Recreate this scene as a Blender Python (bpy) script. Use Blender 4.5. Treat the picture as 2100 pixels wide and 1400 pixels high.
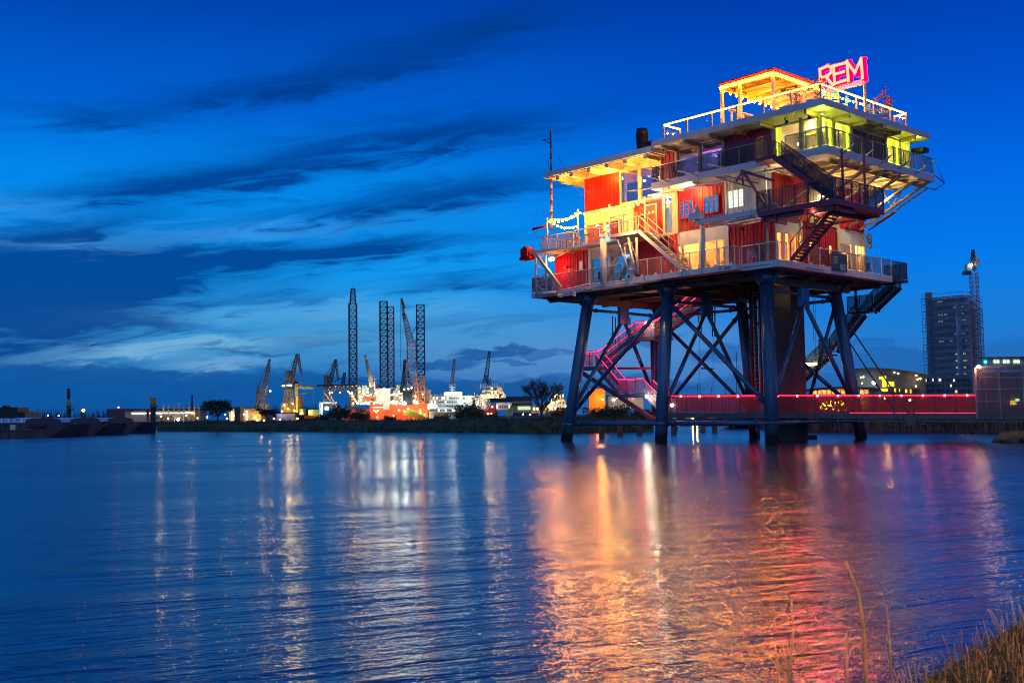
import bpy, bmesh, math, random
from mathutils import Vector, Matrix
random.seed(7)
R_ = math.radians
scene = bpy.context.scene
for o in list(bpy.data.objects): bpy.data.objects.remove(o)
COL = scene.collection

# ------------------------------------------------------------------ camera
FPX, YH, ROLL, AZ, CH = 2244.0, 151.4, -0.01308, 0.8346, 1.7
_p = math.atan(YH / FPX); CP, SP = math.cos(_p), math.sin(_p); CR, SR = math.cos(ROLL), math.sin(ROLL)
cam_d = bpy.data.cameras.new("camera"); cam = bpy.data.objects.new("camera", cam_d); COL.objects.link(cam)
rx = Vector((CR, -SR * SP, SR * CP)); dn = Vector((SR, CR * SP, -CR * CP)); fw = Vector((0, CP, SP))
up = -dn
m = Matrix(((rx.x, up.x, -fw.x, 0), (rx.y, up.y, -fw.y, 0), (rx.z, up.z, -fw.z, CH), (0, 0, 0, 1)))
cam.matrix_world = m
cam_d.sensor_width = 36; cam_d.lens = 36 * FPX / 2100; cam_d.clip_end = 8000; cam_d.clip_start = 0.1
cam_d.dof.use_dof = True; cam_d.dof.focus_distance = 62; cam_d.dof.aperture_fstop = 5.6
scene.camera = cam
scene.view_settings.view_transform = 'Standard'; scene.view_settings.look = 'None'
scene.view_settings.exposure = 0; scene.view_settings.gamma = 1
scene.cycles.use_denoising = True; scene.cycles.pixel_filter_type = 'BLACKMAN_HARRIS'; scene.cycles.filter_width = 1.05
scene.cycles.max_bounces = 8; scene.cycles.transparent_max_bounces = 24
scene.cycles.sample_clamp_indirect = 25; scene.cycles.caustics_reflective = False; scene.cycles.caustics_refractive = False

def ray(px, py):
    a = (px - 1050) / FPX; b = (py - 700) / FPX
    x = CR * a + SR * b; yc = -SR * a + CR * b
    return Vector((x, CP + SP * yc, -CP * yc + SP))
def at(px, py, Y):
    r = ray(px, py); return Vector((0, 0, CH)) + r * (Y / r.y)
def onwater(px, py, z=0.0):
    r = ray(px, py); return Vector((0, 0, CH)) + r * ((z - CH) / r.z)

# ------------------------------------------------------------------ node expressions
def lin(c): return c / 12.92 if c <= 0.04045 else ((c + 0.055) / 1.055) ** 2.4
def rgb(r, g, b): return (lin(r / 255), lin(g / 255), lin(b / 255), 1)
class X:
    nt = None
    def __init__(s, v): s.v = v
    @staticmethod
    def m(op, *a, clamp=False):
        n = X.nt.nodes.new('ShaderNodeMath'); n.operation = op; n.use_clamp = clamp
        for i, q in enumerate(a):
            q = q.v if isinstance(q, X) else q
            if isinstance(q, (int, float)): n.inputs[i].default_value = q
            else: X.nt.links.new(q, n.inputs[i])
        return X(n.outputs[0])
    def __add__(s, o): return X.m('ADD', s, o)
    __radd__ = __add__
    def __sub__(s, o): return X.m('SUBTRACT', s, o)
    def __rsub__(s, o): return X.m('SUBTRACT', o, s)
    def __mul__(s, o): return X.m('MULTIPLY', s, o)
    __rmul__ = __mul__
    def __truediv__(s, o): return X.m('DIVIDE', s, o)
    def clamp(s): return X.m('ADD', s, 0.0, clamp=True)
    def maxi(s, o): return X.m('MAXIMUM', s, o)
def smooth(x, a, b):
    n = X.nt.nodes.new('ShaderNodeMapRange'); n.interpolation_type = 'SMOOTHSTEP'
    X.nt.links.new(x.v, n.inputs[0]); n.inputs[1].default_value = a; n.inputs[2].default_value = b
    return X(n.outputs[0])
def xnoise(vec, scale, detail=5, rough=.55, dist=0):
    n = X.nt.nodes.new('ShaderNodeTexNoise'); X.nt.links.new(vec, n.inputs['Vector'])
    n.inputs['Scale'].default_value = scale; n.inputs['Detail'].default_value = detail
    n.inputs['Roughness'].default_value = rough; n.inputs['Distortion'].default_value = dist
    return X(n.outputs[0])
def xyz(x, y, z):
    n = X.nt.nodes.new('ShaderNodeCombineXYZ')
    for i, q in enumerate((x, y, z)):
        if isinstance(q, X): X.nt.links.new(q.v, n.inputs[i])
        else: n.inputs[i].default_value = q
    return n.outputs[0]
def cmix(f, a, b, mode='MIX'):
    n = X.nt.nodes.new('ShaderNodeMix'); n.data_type = 'RGBA'; n.blend_type = mode
    for i, q in ((0, f), (6, a), (7, b)):
        if isinstance(q, X): X.nt.links.new(q.v, n.inputs[i])
        elif isinstance(q, (int, float)): n.inputs[i].default_value = q
        elif isinstance(q, tuple): n.inputs[i].default_value = q
        else: X.nt.links.new(q, n.inputs[i])
    return n.outputs[2]
def ramp(x, stops):
    n = X.nt.nodes.new('ShaderNodeValToRGB'); X.nt.links.new(x.v, n.inputs[0])
    e = n.color_ramp.elements
    while len(e) < len(stops): e.new(0.5)
    for i, (p, c) in enumerate(stops): e[i].position = p; e[i].color = c
    return n.outputs[0]

# ------------------------------------------------------------------ world: blue hour sky with drifting cloud bands
world = bpy.data.worlds.new("World"); scene.world = world; world.use_nodes = True
X.nt = world.node_tree; X.nt.nodes.clear()
tc = X.nt.nodes.new('ShaderNodeTexCoord'); sp = X.nt.nodes.new('ShaderNodeSeparateXYZ')
X.nt.links.new(tc.outputs['Generated'], sp.inputs[0])
dx, dy, dz = (X(sp.outputs[i]) for i in range(3))
azn = X.m('ARCTAN2', dx, dy); eln = X.m('ARCSINE', dz)
el_ = eln.maxi(0.0)
base_l = ramp(el_ / 1.6, [(0, rgb(14, 78, 158)), (.02, rgb(34, 108, 186)), (.045, rgb(70, 152, 216)), (.08, rgb(22, 150, 240)),
    (.125, rgb(4, 138, 242)), (.17, rgb(1, 96, 212)), (.225, rgb(0, 66, 176)), (.5, rgb(0, 44, 140)), (1, rgb(0, 30, 95))])
base_r = ramp(el_ / 1.6, [(0, rgb(44, 98, 172)), (.02, rgb(56, 114, 194)), (.045, rgb(34, 122, 214)), (.08, rgb(6, 122, 236)),
    (.125, rgb(2, 104, 230)), (.17, rgb(1, 80, 206)), (.225, rgb(0, 60, 174)), (.5, rgb(0, 44, 140)), (1, rgb(0, 30, 95))])
col = cmix(smooth(azn, -.12, .30), base_l, base_r)
wv = xyz(azn * 2.2, eln * 9.0 - azn * 1.1, 0.0)
n1 = xnoise(wv, 3.0, 6, .6, .6); n2 = xnoise(xyz(azn * 3.0, eln * 20.0 - azn * 2.0, 3.7), 4.0, 7, .62, .8)
n3 = xnoise(xyz(azn * 14.0, eln * 40.0, 8.1), 2.0, 5, .6, .3)
wa = azn + (n1 - .5) * .2; we = eln + (n2 - .5) * .05 + (n1 - .5) * .03
def blob(px, py, hw, hh, tilt, k, soft=True, puffy=False):
    r = ray(px, py); a0 = math.atan2(r.x, r.y); e0 = math.asin(r.normalized().z)
    ha, he = hw / FPX, hh * (1.2 if soft else 1) / FPX; ct, st = math.cos(tilt), math.sin(tilt)
    A, Bq = (wa, we) if not puffy else (azn + (n3 - .5) * .06, eln + (n3 - .5) * .03)
    da, de = A - a0, Bq - e0
    u = (da * ct + de * st) / ha; v = (de * ct - da * st) / he
    d = u * u + v * v
    return (X.m('EXPONENT', d * -1.1) if soft else smooth(d, 1.25, .45)) * k
def addup(L):
    t = L[0]
    for q in L[1:]: t = t + q
    return t
D = [(880, 95, 300, 30, .24, .85), (560, 185, 330, 22, .16, .8), (200, 240, 190, 16, .03, .6), (1060, 50, 120, 30, .25, .5),
     (620, 325, 330, 34, .22, .95), (1000, 270, 230, 30, .12, .9), (330, 385, 260, 24, .12, .7), (150, 470, 240, 20, .2, .8),
     (900, 405, 230, 30, .16, 1.0), (560, 445, 260, 14, .2, .45), (700, 518, 330, 20, .09, 1.1), (330, 535, 260, 30, .03, 1.0),
     (60, 560, 200, 45, 0, .95), (240, 595, 300, 34, .04, .9), (950, 578, 150, 12, .08, .7), (620, 615, 110, 10, .03, .5),
     (370, 665, 120, 14, .0, .8), (40, 690, 190, 80, 0, .95), (120, 640, 170, 40, .02, .7), (640, 690, 150, 9, .04, .5), (440, 718, 110, 7, -.04, .9), (1000, 660, 200, 12, .03, .4)]
dark = addup([blob(*d) for d in D])
dark = (dark * (n2 * 1.15 + .32)).clamp()
streak = smooth(n2, .5, .72) * smooth(eln, .34, .1) * smooth(azn, .25, -.05) * .35
dark = (dark + streak).clamp()
col = cmix(dark * .9, col, rgb(0, 58, 142))
Lb = [(320, 715, 170, 10, .08, 1.0), (470, 700, 260, 9, .08, .6), (430, 748, 110, 8, .06, 1.0), (480, 478, 330, 14, .1, .2), (110, 500, 130, 8, 0, .25),
      (40, 425, 130, 20, .05, .15), (700, 640, 330, 16, .03, .4), (240, 735, 160, 8, .05, .7)]
lightc = (addup([blob(*d) for d in Lb]) * (n2 * 1.1 + .3)).clamp()
col = cmix(lightc * .72, col, rgb(146, 186, 226))
glow = (addup([blob(1000, 735, 300, 55, 0, .6), blob(430, 752, 90, 7, .05, .7), blob(1350, 730, 260, 60, 0, .5)])).clamp()
col = cmix(glow * .75, col, rgb(118, 146, 206))
P_ = [(60, 800, 420, 52, 0, 1.2), (420, 808, 420, 50, .0, 1.25), (800, 815, 300, 42, -.02, 1.0), (1010, 722, 85, 14, .05, 1.0), (1050, 745, 60, 8, 0, .7),
      (905, 748, 90, 14, .06, .9), (1110, 725, 90, 8, -.04, .6), (1180, 800, 260, 34, 0, .9), (1000, 795, 140, 16, .03, .5), (1350, 700, 50, 9, .1, .6), (1520, 720, 110, 22, .1, .6),
      (1830, 742, 120, 34, 0, .55), (1600, 790, 260, 22, 0, .5), (1790, 700, 60, 10, .1, .4), (2060, 720, 60, 26, 0, .35)]
puff = addup([blob(*d, soft=False, puffy=True) for d in P_]).clamp()
col = cmix(puff * (n3 * .5 + .55), col, rgb(16, 82, 158))
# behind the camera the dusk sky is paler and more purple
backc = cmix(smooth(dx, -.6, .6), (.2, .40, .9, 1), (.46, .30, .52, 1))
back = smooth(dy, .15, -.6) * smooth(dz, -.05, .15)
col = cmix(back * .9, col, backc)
col = cmix(smooth(dz, -.01, -.06), col, rgb(8, 30, 60))
col = cmix(1.0, col, (.72, 1.03, .98, 1), 'MULTIPLY')
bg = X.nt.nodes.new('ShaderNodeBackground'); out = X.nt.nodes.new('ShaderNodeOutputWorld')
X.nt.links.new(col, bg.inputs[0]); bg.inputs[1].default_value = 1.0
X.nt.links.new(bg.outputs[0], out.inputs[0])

# ------------------------------------------------------------------ materials
MATS = {}
def mat(name, c, rough=.55, metal=0, var=.25, scale=1.5, bump=.0, spot=None, spotk=.5, spotscale=.8, stretch=None, coat=0, spec=.5, tide=0):
    mt = bpy.data.materials.new(name); mt.use_nodes = True; X.nt = mt.node_tree; X.nt.nodes.clear()
    b = X.nt.nodes.new('ShaderNodeBsdfPrincipled'); o = X.nt.nodes.new('ShaderNodeOutputMaterial')
    X.nt.links.new(b.outputs[0], o.inputs[0])
    t = X.nt.nodes.new('ShaderNodeNewGeometry'); vec = t.outputs['Position']
    if stretch:
        mp = X.nt.nodes.new('ShaderNodeMapping'); mp.inputs['Scale'].default_value = stretch
        X.nt.links.new(vec, mp.inputs[0]); vec = mp.outputs[0]
    n = xnoise(vec, scale, 6, .6)
    c = tuple(c[:3]) + (1,)
    lo = tuple(max(0, q * (1 - var)) for q in c[:3]) + (1,); hi = tuple(min(1, q * (1 + var)) for q in c[:3]) + (1,)
    cc = cmix(smooth(n, .3, .7), lo, hi)
    if spot:
        s = xnoise(vec, spotscale * 3, 8, .7)
        cc = cmix(smooth(s, .56, .68) * spotk, cc, tuple(spot[:3]) + (1,))
    if tide:                                               # wet, weed-grown band just above the water
        sz = X.nt.nodes.new('ShaderNodeSeparateXYZ'); X.nt.links.new(t.outputs['Position'], sz.inputs[0])
        band = smooth((n - .5) * .7 + X(sz.outputs[2]), .75, .35)
        cc = cmix(band * .9, cc, (.012, .018, .010, 1))
        rust = smooth(xnoise(t.outputs['Position'], 5.0, 6, .7), .5, .64) * smooth(X(sz.outputs[2]), 2.4, .6)
        cc = cmix(rust * .7, cc, (.09, .035, .015, 1))
    X.nt.links.new(cc, b.inputs['Base Color'])
    rr = (n - .5) * .25 + rough
    X.nt.links.new(rr.clamp().v, b.inputs['Roughness'])
    b.inputs['Specular IOR Level'].default_value = spec
    b.inputs['Metallic'].default_value = metal; b.inputs['Coat Weight'].default_value = coat
    if bump:
        bn = X.nt.nodes.new('ShaderNodeBump'); bn.inputs['Strength'].default_value = bump; bn.inputs['Distance'].default_value = .05
        X.nt.links.new(xnoise(vec, scale * 4, 6, .65).v, bn.inputs['Height']); X.nt.links.new(bn.outputs[0], b.inputs['Normal'])
    MATS[name] = mt; return mt
def each(builders, name, mt, parent):
    for m_ in builders: m_.build(name, mt, parent)
def emi(name, c, k):
    mt = bpy.data.materials.new(name); mt.use_nodes = True; nt = mt.node_tree; nt.nodes.clear()
    e = nt.nodes.new('ShaderNodeEmission'); e.inputs[0].default_value = tuple(c[:3]) + (1,); e.inputs[1].default_value = k
    o = nt.nodes.new('ShaderNodeOutputMaterial'); nt.links.new(e.outputs[0], o.inputs[0]); MATS[name] = mt; return mt
def glass(name, tint=(.9, .95, 1), refl=.3, rough=.02, dust=0):
    mt = bpy.data.materials.new(name); mt.use_nodes = True; nt = mt.node_tree; nt.nodes.clear(); X.nt = nt
    t = nt.nodes.new('ShaderNodeBsdfTransparent'); t.inputs[0].default_value = tuple(tint) + (1,)
    g = nt.nodes.new('ShaderNodeBsdfGlossy'); g.inputs['Roughness'].default_value = rough
    f = nt.nodes.new('ShaderNodeNewGeometry'); vd = nt.nodes.new('ShaderNodeVectorMath'); vd.operation = 'DOT_PRODUCT'
    nt.links.new(f.outputs['Incoming'], vd.inputs[0]); nt.links.new(f.outputs['Normal'], vd.inputs[1])
    c1 = 1 - X.m('ABSOLUTE', X(vd.outputs['Value']))
    fac = (X.m('POWER', c1, 5.0) * .95 + (.04 + refl)).clamp()
    mx = nt.nodes.new('ShaderNodeMixShader'); nt.links.new(fac.v, mx.inputs[0]); nt.links.new(t.outputs[0], mx.inputs[1]); nt.links.new(g.outputs[0], mx.inputs[2])
    o = nt.nodes.new('ShaderNodeOutputMaterial'); nt.links.new(mx.outputs[0], o.inputs[0]); MATS[name] = mt; return mt
def net(name, c, cover=.5, scale=14.):
    mt = bpy.data.materials.new(name); mt.use_nodes = True; nt = mt.node_tree; nt.nodes.clear(); X.nt = nt
    t = nt.nodes.new('ShaderNodeBsdfTransparent'); d = nt.nodes.new('ShaderNodeBsdfPrincipled')
    d.inputs['Base Color'].default_value = tuple(c[:3]) + (1,); d.inputs['Roughness'].default_value = .5
    tl = nt.nodes.new('ShaderNodeBsdfTranslucent'); tl.inputs[0].default_value = tuple(c[:3]) + (1,)
    ad = nt.nodes.new('ShaderNodeMixShader'); ad.inputs[0].default_value = .35
    nt.links.new(d.outputs[0], ad.inputs[1]); nt.links.new(tl.outputs[0], ad.inputs[2])
    g = nt.nodes.new('ShaderNodeNewGeometry')
    k = (xnoise(g.outputs['Position'], 1.3, 4) - .5) * .3 + cover
    mx = nt.nodes.new('ShaderNodeMixShader'); nt.links.new(k.clamp().v, mx.inputs[0]); nt.links.new(t.outputs[0], mx.inputs[1]); nt.links.new(ad.outputs[0], mx.inputs[2])
    o = nt.nodes.new('ShaderNodeOutputMaterial'); nt.links.new(mx.outputs[0], o.inputs[0]); MATS[name] = mt; return mt

MASTW = mat('dull mast white', (.30, .27, .27), .6); MASTR = mat('dull mast red', (.22, .015, .02), .6)
WHITE = mat('white paint', (.52, .52, .56), .5, 0, .12, .9, .15, spot=(.3, .2, .14), spotk=.35)
CREAM = mat('cream paint', (.42, .33, .22), .5, 0, .15, 1.2, .1, spot=(.3, .2, .12), spotk=.3)
RED = mat('red container paint', (.34, .012, .032), .5, 0, .22, .7, .12, spot=(.09, .02, .03), spotk=.7, stretch=(1, 1, .3), spec=.2)
REDH = mat('bright red paint', (.55, .008, .006), .6, 0, .2, .7, .05, spec=.15)
DRED = mat('maroon steel', (.20, .018, .05), .5, .0, .2, 1, .1)
LEG = mat('blue black leg steel', (.03, .095, .19), .3, .35, .3, .6, .1, spot=(.12, .055, .03), spotk=.8, stretch=(1, 1, .25), tide=1)
UNDER = mat('dark underside steel', (.05, .045, .045), .6, .2, .3, .7, .1, spot=(.1, .06, .03), spotk=.5)
GALV = mat('grey galvanised steel', (.22, .23, .25), .45, .5, .2, 2, .05)
DGREY = mat('dark railing steel', (.035, .035, .045), .5, .3, .2, 2)
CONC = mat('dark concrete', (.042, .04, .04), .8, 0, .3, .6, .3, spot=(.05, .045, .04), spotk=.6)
WOOD = mat('brown wood', (.28, .13, .05), .6, 0, .3, 3, .2)
SOFFIT = mat('pale soffit board', (.42, .34, .24), .6, 0, .12, 1.2)
BLACK = mat('black iron', (.012, .012, .014), .5, .2, .2, 2)
ROOFD = mat('roof bitumen', (.05, .05, .055), .85, 0, .3, 1)
INT = mat('interior wall', (.45, .36, .28), .7, 0, .3, .9)
INTP = mat('purple interior', (.34, .26, .5), .7, 0, .4, .9)
NET_D = net('dark railing mesh', (.05, .045, .06), .42)
NET_B = net('blue grey railing mesh', (.04, .09, .14), .55)
NET_L = net('pale railing mesh', (.22, .18, .2), .22)
NET_R = net('red lit bridge mesh', (.34, .06, .07), .5)  # plain mesh, the red led light is put into its colour
G_SKY = glass('window glass reflecting the sky', (.55, .7, .8), .55, .03)
G_WARM = glass('warm window glass', (1, .97, .9), .0, .02)
G_PURP = glass('purple window glass', (.85, .85, 1), .2, .02)
G_CLEAR = glass('clear balustrade glass', (.97, .99, 1), .01, .01)
E_BULB = emi('warm bulb', (1, .31, .002), 330)
E_LED = emi('warm led strip', (1, .38, .012), 75)
E_RED = emi('red led strip', (1, .02, .06), 9)
E_REDW = emi('red led hot spot', (1, .10, .14), 30)
E_PINK = emi('pink led strip', (1, .015, .13), 9)
E_SIGN = emi('sign letter face', (1, .78, .36), 1.08)
E_SIGNR = emi('sign letter red side', (1, .0, .008), 16)
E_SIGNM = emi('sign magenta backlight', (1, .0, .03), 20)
E_YEL = emi('yellow neon tube', (.8, 1, .01), 20); E_YELP = emi('yellow glowing jamb', (.75, .9, .01), 1.15)
E_TEAL = emi('turquoise lamp', (.05, .9, .75), 5)
E_LAMP = emi('warm lamp', (1, .72, .35), 22)
E_WHITE = emi('cold white lamp', (.85, .95, 1), 14)
E_PEND = emi('pendant lamp', (1, .75, .4), 14); E_WROOM = emi('warm room panel', (1, .46, .09), 7)
E_BLUE = emi('blue screen', (.12, .12, 1), 2.5)
E_MAG = emi('pink room panel', (1, .12, .42), 2.2)
E_WHITEW = emi('lit white window', (.85, 1, .8), 1.25)

# ------------------------------------------------------------------ geometry helpers
def ident(x, y, z): return Vector((x, y, z))
class MB:
    def __init__(s, smooth=False): s.v = []; s.f = []; s.sm = []
    def face(s, pts, sm=False):
        i = len(s.v); s.v += [Vector(p) for p in pts]; s.f.append(tuple(range(i, i + len(pts)))); s.sm.append(sm); return s
    def hexa(s, c):
        i = len(s.v); s.v += [Vector(q) for q in c]
        for f in ((0, 1, 3, 2), (4, 6, 7, 5), (0, 4, 5, 1), (2, 3, 7, 6), (0, 2, 6, 4), (1, 5, 7, 3)):
            s.f.append(tuple(i + k for k in f)); s.sm.append(False)
        return s
    def box(s, x0, x1, y0, y1, z0, z1, T=ident):
        return s.hexa([T(x, y, z) for x in (x0, x1) for y in (y0, y1) for z in (z0, z1)])
    def beam(s, p, q, w, h=None, up=(0, 0, 1)):
        p, q = Vector(p), Vector(q); h = h or w; d = (q - p)
        if d.length < 1e-6: return s
        d.normalize(); upv = Vector(up)
        a = d.cross(upv)
        if a.length < 1e-3: a = d.cross(Vector((1, 0, 0)))
        a.normalize(); b = a.cross(d)
        return s.hexa([c + a * (w / 2 * i) + b * (h / 2 * j) for c in (p, q) for i in (-1, 1) for j in (-1, 1)])
    def tube(s, p, q, r, r2=None, n=8, cap=True):
        p, q = Vector(p), Vector(q); r2 = r if r2 is None else r2; d = (q - p)
        if d.length < 1e-6: return s
        d.normalize(); a = d.cross(Vector((0, 0, 1)))
        if a.length < 1e-3: a = Vector((1, 0, 0))
        a.normalize(); b = a.cross(d); i = len(s.v)
        for c, rr in ((p, r), (q, r2)):
            for k in range(n):
                t = 2 * math.pi * k / n; s.v.append(c + a * (rr * math.cos(t)) + b * (rr * math.sin(t)))
        for k in range(n):
            s.f.append((i + k, i + (k + 1) % n, i + n + (k + 1) % n, i + n + k)); s.sm.append(True)
        if cap:
            s.f.append(tuple(i + k for k in range(n))); s.f.append(tuple(i + n + k for k in range(n))); s.sm += [False, False]
        return s
    def path(s, pts, r, n=6):
        for a, b in zip(pts, pts[1:]): s.tube(a, b, r, r, n)
        return s
    def ball(s, c, r, n=8, m=5, sz=1.0):
        c = Vector(c); i = len(s.v)
        for j in range(m + 1):
            ph = math.pi * j / m
            for k in range(n):
                t = 2 * math.pi * k / n
                s.v.append(c + Vector((r * math.sin(ph) * math.cos(t), r * math.sin(ph) * math.sin(t), r * sz * math.cos(ph))))
        for j in range(m):
            for k in range(n):
                s.f.append((i + j * n + k, i + j * n + (k + 1) % n, i + (j + 1) * n + (k + 1) % n, i + (j + 1) * n + k)); s.sm.append(True)
        return s
    def prism(s, pts, off):
        off = Vector(off); n = len(pts); P = [Vector(p) for p in pts]
        s.face(P); s.face([p + off for p in P])
        for k in range(n): s.face([P[k], P[(k + 1) % n], P[(k + 1) % n] + off, P[k] + off])
        return s
    def build(s, name, mt, parent=None, fix=True):
        root = Vector((0, 0, 0)); q = parent
        while q: root += q.location; q = q.parent
        me = bpy.data.meshes.new(name)
        me.from_pydata([tuple(v - root) for v in s.v], [], s.f)
        me.polygons.foreach_set('use_smooth', s.sm)
        if fix and len(s.f) < 60000:
            bm = bmesh.new(); bm.from_mesh(me); bmesh.ops.remove_doubles(bm, verts=bm.verts, dist=1e-5)
            bmesh.ops.recalc_face_normals(bm, faces=bm.faces); bm.to_mesh(me); bm.free()
        me.update()
        if mt: me.materials.append(mt)
        o = bpy.data.objects.new(name, me); COL.objects.link(o)
        if parent: o.parent = parent
        return o
def tag(o, label=None, cat=None, group=None, kind=None):
    if label: o['label'] = label
    if cat: o['category'] = cat
    if group: o['group'] = group
    if kind: o['kind'] = kind
    return o
def thing(name, loc, label, cat, group=None):
    o = bpy.data.objects.new(name, None); COL.objects.link(o); o.location = loc; o.empty_display_size = .5
    return tag(o, label, cat, group)
def copy_tree(o, parent=None):
    c = o.copy(); COL.objects.link(c); c.parent = parent
    for ch in list(o.children): copy_tree(ch, c)
    return c
def plight(name, loc, c, watts, size=.15, parent=None):
    l = bpy.data.lights.new(name, 'POINT'); l.energy = watts; l.color = c[:3]; l.shadow_soft_size = size
    o = bpy.data.objects.new(name, l); COL.objects.link(o)
    root = Vector((0, 0, 0)); q = parent
    while q: root += q.location; q = q.parent
    o.location = Vector(loc) - root
    if parent: o.parent = parent
    return o

# ------------------------------------------------------------------ platform frame: u along the long left face, v along the short right face
OX, OY = 14.7832, 60.0
DU = Vector((-math.cos(AZ), math.sin(AZ), 0)); DV = Vector((math.sin(AZ), math.cos(AZ), 0))
def W(u, v, z): return Vector((OX, OY, 0)) + DU * u + DV * v + Vector((0, 0, z))
def on(px, py, u=None, v=None):
    r = ray(px, py); c = Vector((-OX, -OY, CH))
    cu, cv = c.dot(DU), c.dot(DV); ru, rv = r.dot(DU), r.dot(DV)
    t = (u - cu) / ru if u is not None else (v - cv) / rv
    return (cu + ru * t, cv + rv * t, CH + r.z * t)
def onW(px, py, u=None, v=None): return W(*on(px, py, u, v))
ZD, ZB, Z2, Z3, Z3B, ZR, ZRT = 10.1, 9.72, 12.85, 15.9, 15.45, 18.1, 18.47
VC, UC, UC3, VE = 1.5, 1.2, -1.95, 11.2

plat = thing('sea_platform', (OX, OY, 0), 'red and white sea platform restaurant on six blue-black steel legs in the water', 'platform')

def railing(pts, h, mt, parent, name='railing', step=1.25, netm=None, mids=0, r=.022, rr=.03, tm=None):
    m = MB(); P = [Vector(p) for p in pts]; up = Vector((0, 0, h))
    for a, b in zip(P, P[1:]):
        n = max(1, round((b - a).length / step))
        for k in range(n + 1):
            q = a.lerp(b, k / n); m.beam(q, q + up, 2 * r, 2 * r, up=DU)
        m.tube(a + up, b + up, rr, rr, 6)
        for j in range(mids):
            z = Vector((0, 0, h * (j + 1) / (mids + 1))); m.tube(a + z, b + z, r * .6, r * .6, 4)
    o = m.build(name, mt, parent)
    if netm:
        g = MB()
        for a, b in zip(P, P[1:]):
            g.hexa([c + w for c in (a, b) for w in (Vector((0, 0, .06)), up * .97) for w in (w, w + Vector((.004, .004, 0)))])
        g.build('mesh_panel', netm, o)
    return o
def stair(a, b, wid, mt, parent, steps, name='staircase', rail_h=1.0, sides=(0, 1), smt=None, netm=None, sw=.06, sh=.24, railm=None, posts=5, led=None):
    """a = top inner edge, b = bottom inner edge, wid = offset vector across the flight"""
    a, b, wid = Vector(a), Vector(b), Vector(wid)
    m = MB(); m.beam(a, b, sw, sh); m.beam(a + wid, b + wid, sw, sh)
    o = m.build(name, mt, parent)
    t = MB(); run = (b - a); run2 = Vector((run.x, run.y, 0)).normalized()
    for k in range(steps + 1):
        p = a.lerp(b, (k + .3) / (steps + .6)); t.beam(p, p + wid, .24, .035)
    t.build('steps', smt or mt, o)
    rl = MB(); g = MB(); up = Vector((0, 0, rail_h)); ld = MB()
    for s_ in sides:
        p, q = a + wid * s_, b + wid * s_
        rl.tube(p + up, q + up, .028, .028, 6); rl.tube(p + up * .5, q + up * .5, .014, .014, 4)
        for k in range(posts + 1):
            w = p.lerp(q, k / posts); rl.tube(w, w + up, .022, .022, 5)
        if netm: g.hexa([c + w for c in (p, q) for w in (Vector((0, 0, .1)), up * .96) for w in (w, w + wid.normalized() * .004)])
        if led: ld.beam(p + up - Vector((0, 0, .05)), q + up - Vector((0, 0, .05)), .03)
    rl.build('handrail', railm or mt, o)
    if netm: g.build('mesh_panel', netm, o)
    if led: ld.build('led_strip', led, o)
    return o

# ---- legs, braces
legB = [(16.3, -.5), (8.3, -.5), (.4, -.5), (16.9, 9.7), (8.8, 9.7), (1.0, 9.7)]
legT = [(15.5, 1.0), (8.75, 1.0), (1.55, 1.0), (15.9, 8.5), (8.75, 8.5), (1.8, 8.5)]
def legp(i, z):
    t = z / 9.4; b, c = legB[i], legT[i]
    return W(b[0] + (c[0] - b[0]) * t, b[1] + (c[1] - b[1]) * t, z)
for i in range(6):
    m = MB(); r = .38 if i < 3 else .36
    m.tube(legp(i, -1.5), legp(i, 9.45), r, r, 24); m.tube(legp(i, .95), legp(i, 1.12), r + .05, r + .05, 24)
    m.tube(legp(i, 8.9), legp(i, 9.5), r + .04, r + .3, 24)
    leg = m.build('leg', LEG, plat)
    c = legp(i, 9.6)
    g = MB()
    for dd in (DU, -DU, DV, -DV):
        g.prism([legp(i, 9.5) + dd * (r * .8), legp(i, 8.75) + dd * (r * .95), legp(i, 9.55) + dd * 1.0], dd.cross(Vector((0, 0, 1))) * .06)
    g.build('gusset', LEG, leg)
def brace(i, zi, j, zj, r=.13, name='brace', t0=0, t1=1):
    a, b = legp(i, zi), legp(j, zj); a, b = a.lerp(b, t0), a.lerp(b, t1)
    m = MB().tube(a, b, r, r, 12)
    d = (b - a).normalized(); m.tube(a + d * .9, a + d * 1.0, r + .05, r + .05, 12); m.tube(b - d * 1.0, b - d * .9, r + .05, r + .05, 12)
    return m.build(name, LEG, plat)
brace(0, 1.6, 1, 8.6); brace(1, 8.6, 2, 1.9, .14)      # the long raking braces on the near side
brace(0, 1.1, 1, 1.1, .14); brace(1, 1.1, 2, 1.1, .14)
brace(3, 8.4, 4, 1.7); brace(4, 8.4, 3, 1.7); brace(4, 8.4, 5, 1.8)
brace(3, 8.5, 4, 8.5, .1); brace(4, 8.5, 5, 8.5, .1); brace(3, 1.2, 4, 1.2, .12); brace(4, 1.2, 5, 1.2, .12)
for i, j in ((0, 3), (1, 4), (2, 5)):                  # A-frames across the short direction
    ap = (legp(i, 8.2) + legp(j, 8.2)) / 2
    for k in (i, j): MB().tube(ap, legp(k, 1.8), .13, .13, 12).build('brace', LEG, plat)
    MB().hexa([ap + DU * (s * .12) + DV * (t * .45) + Vector((0, 0, z)) for s in (-1, 1) for t in (-1, 1) for z in (-.35, 1.2)]).build('brace_head', LEG, plat)
    brace(i, 8.6, j, 8.6, .1); brace(i, 1.1, j, 1.1, .1)
MB().tube(legp(5, 8.5), onW(1654, 836, v=8.3), .11, None, 10).build('brace', LEG, plat)

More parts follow.
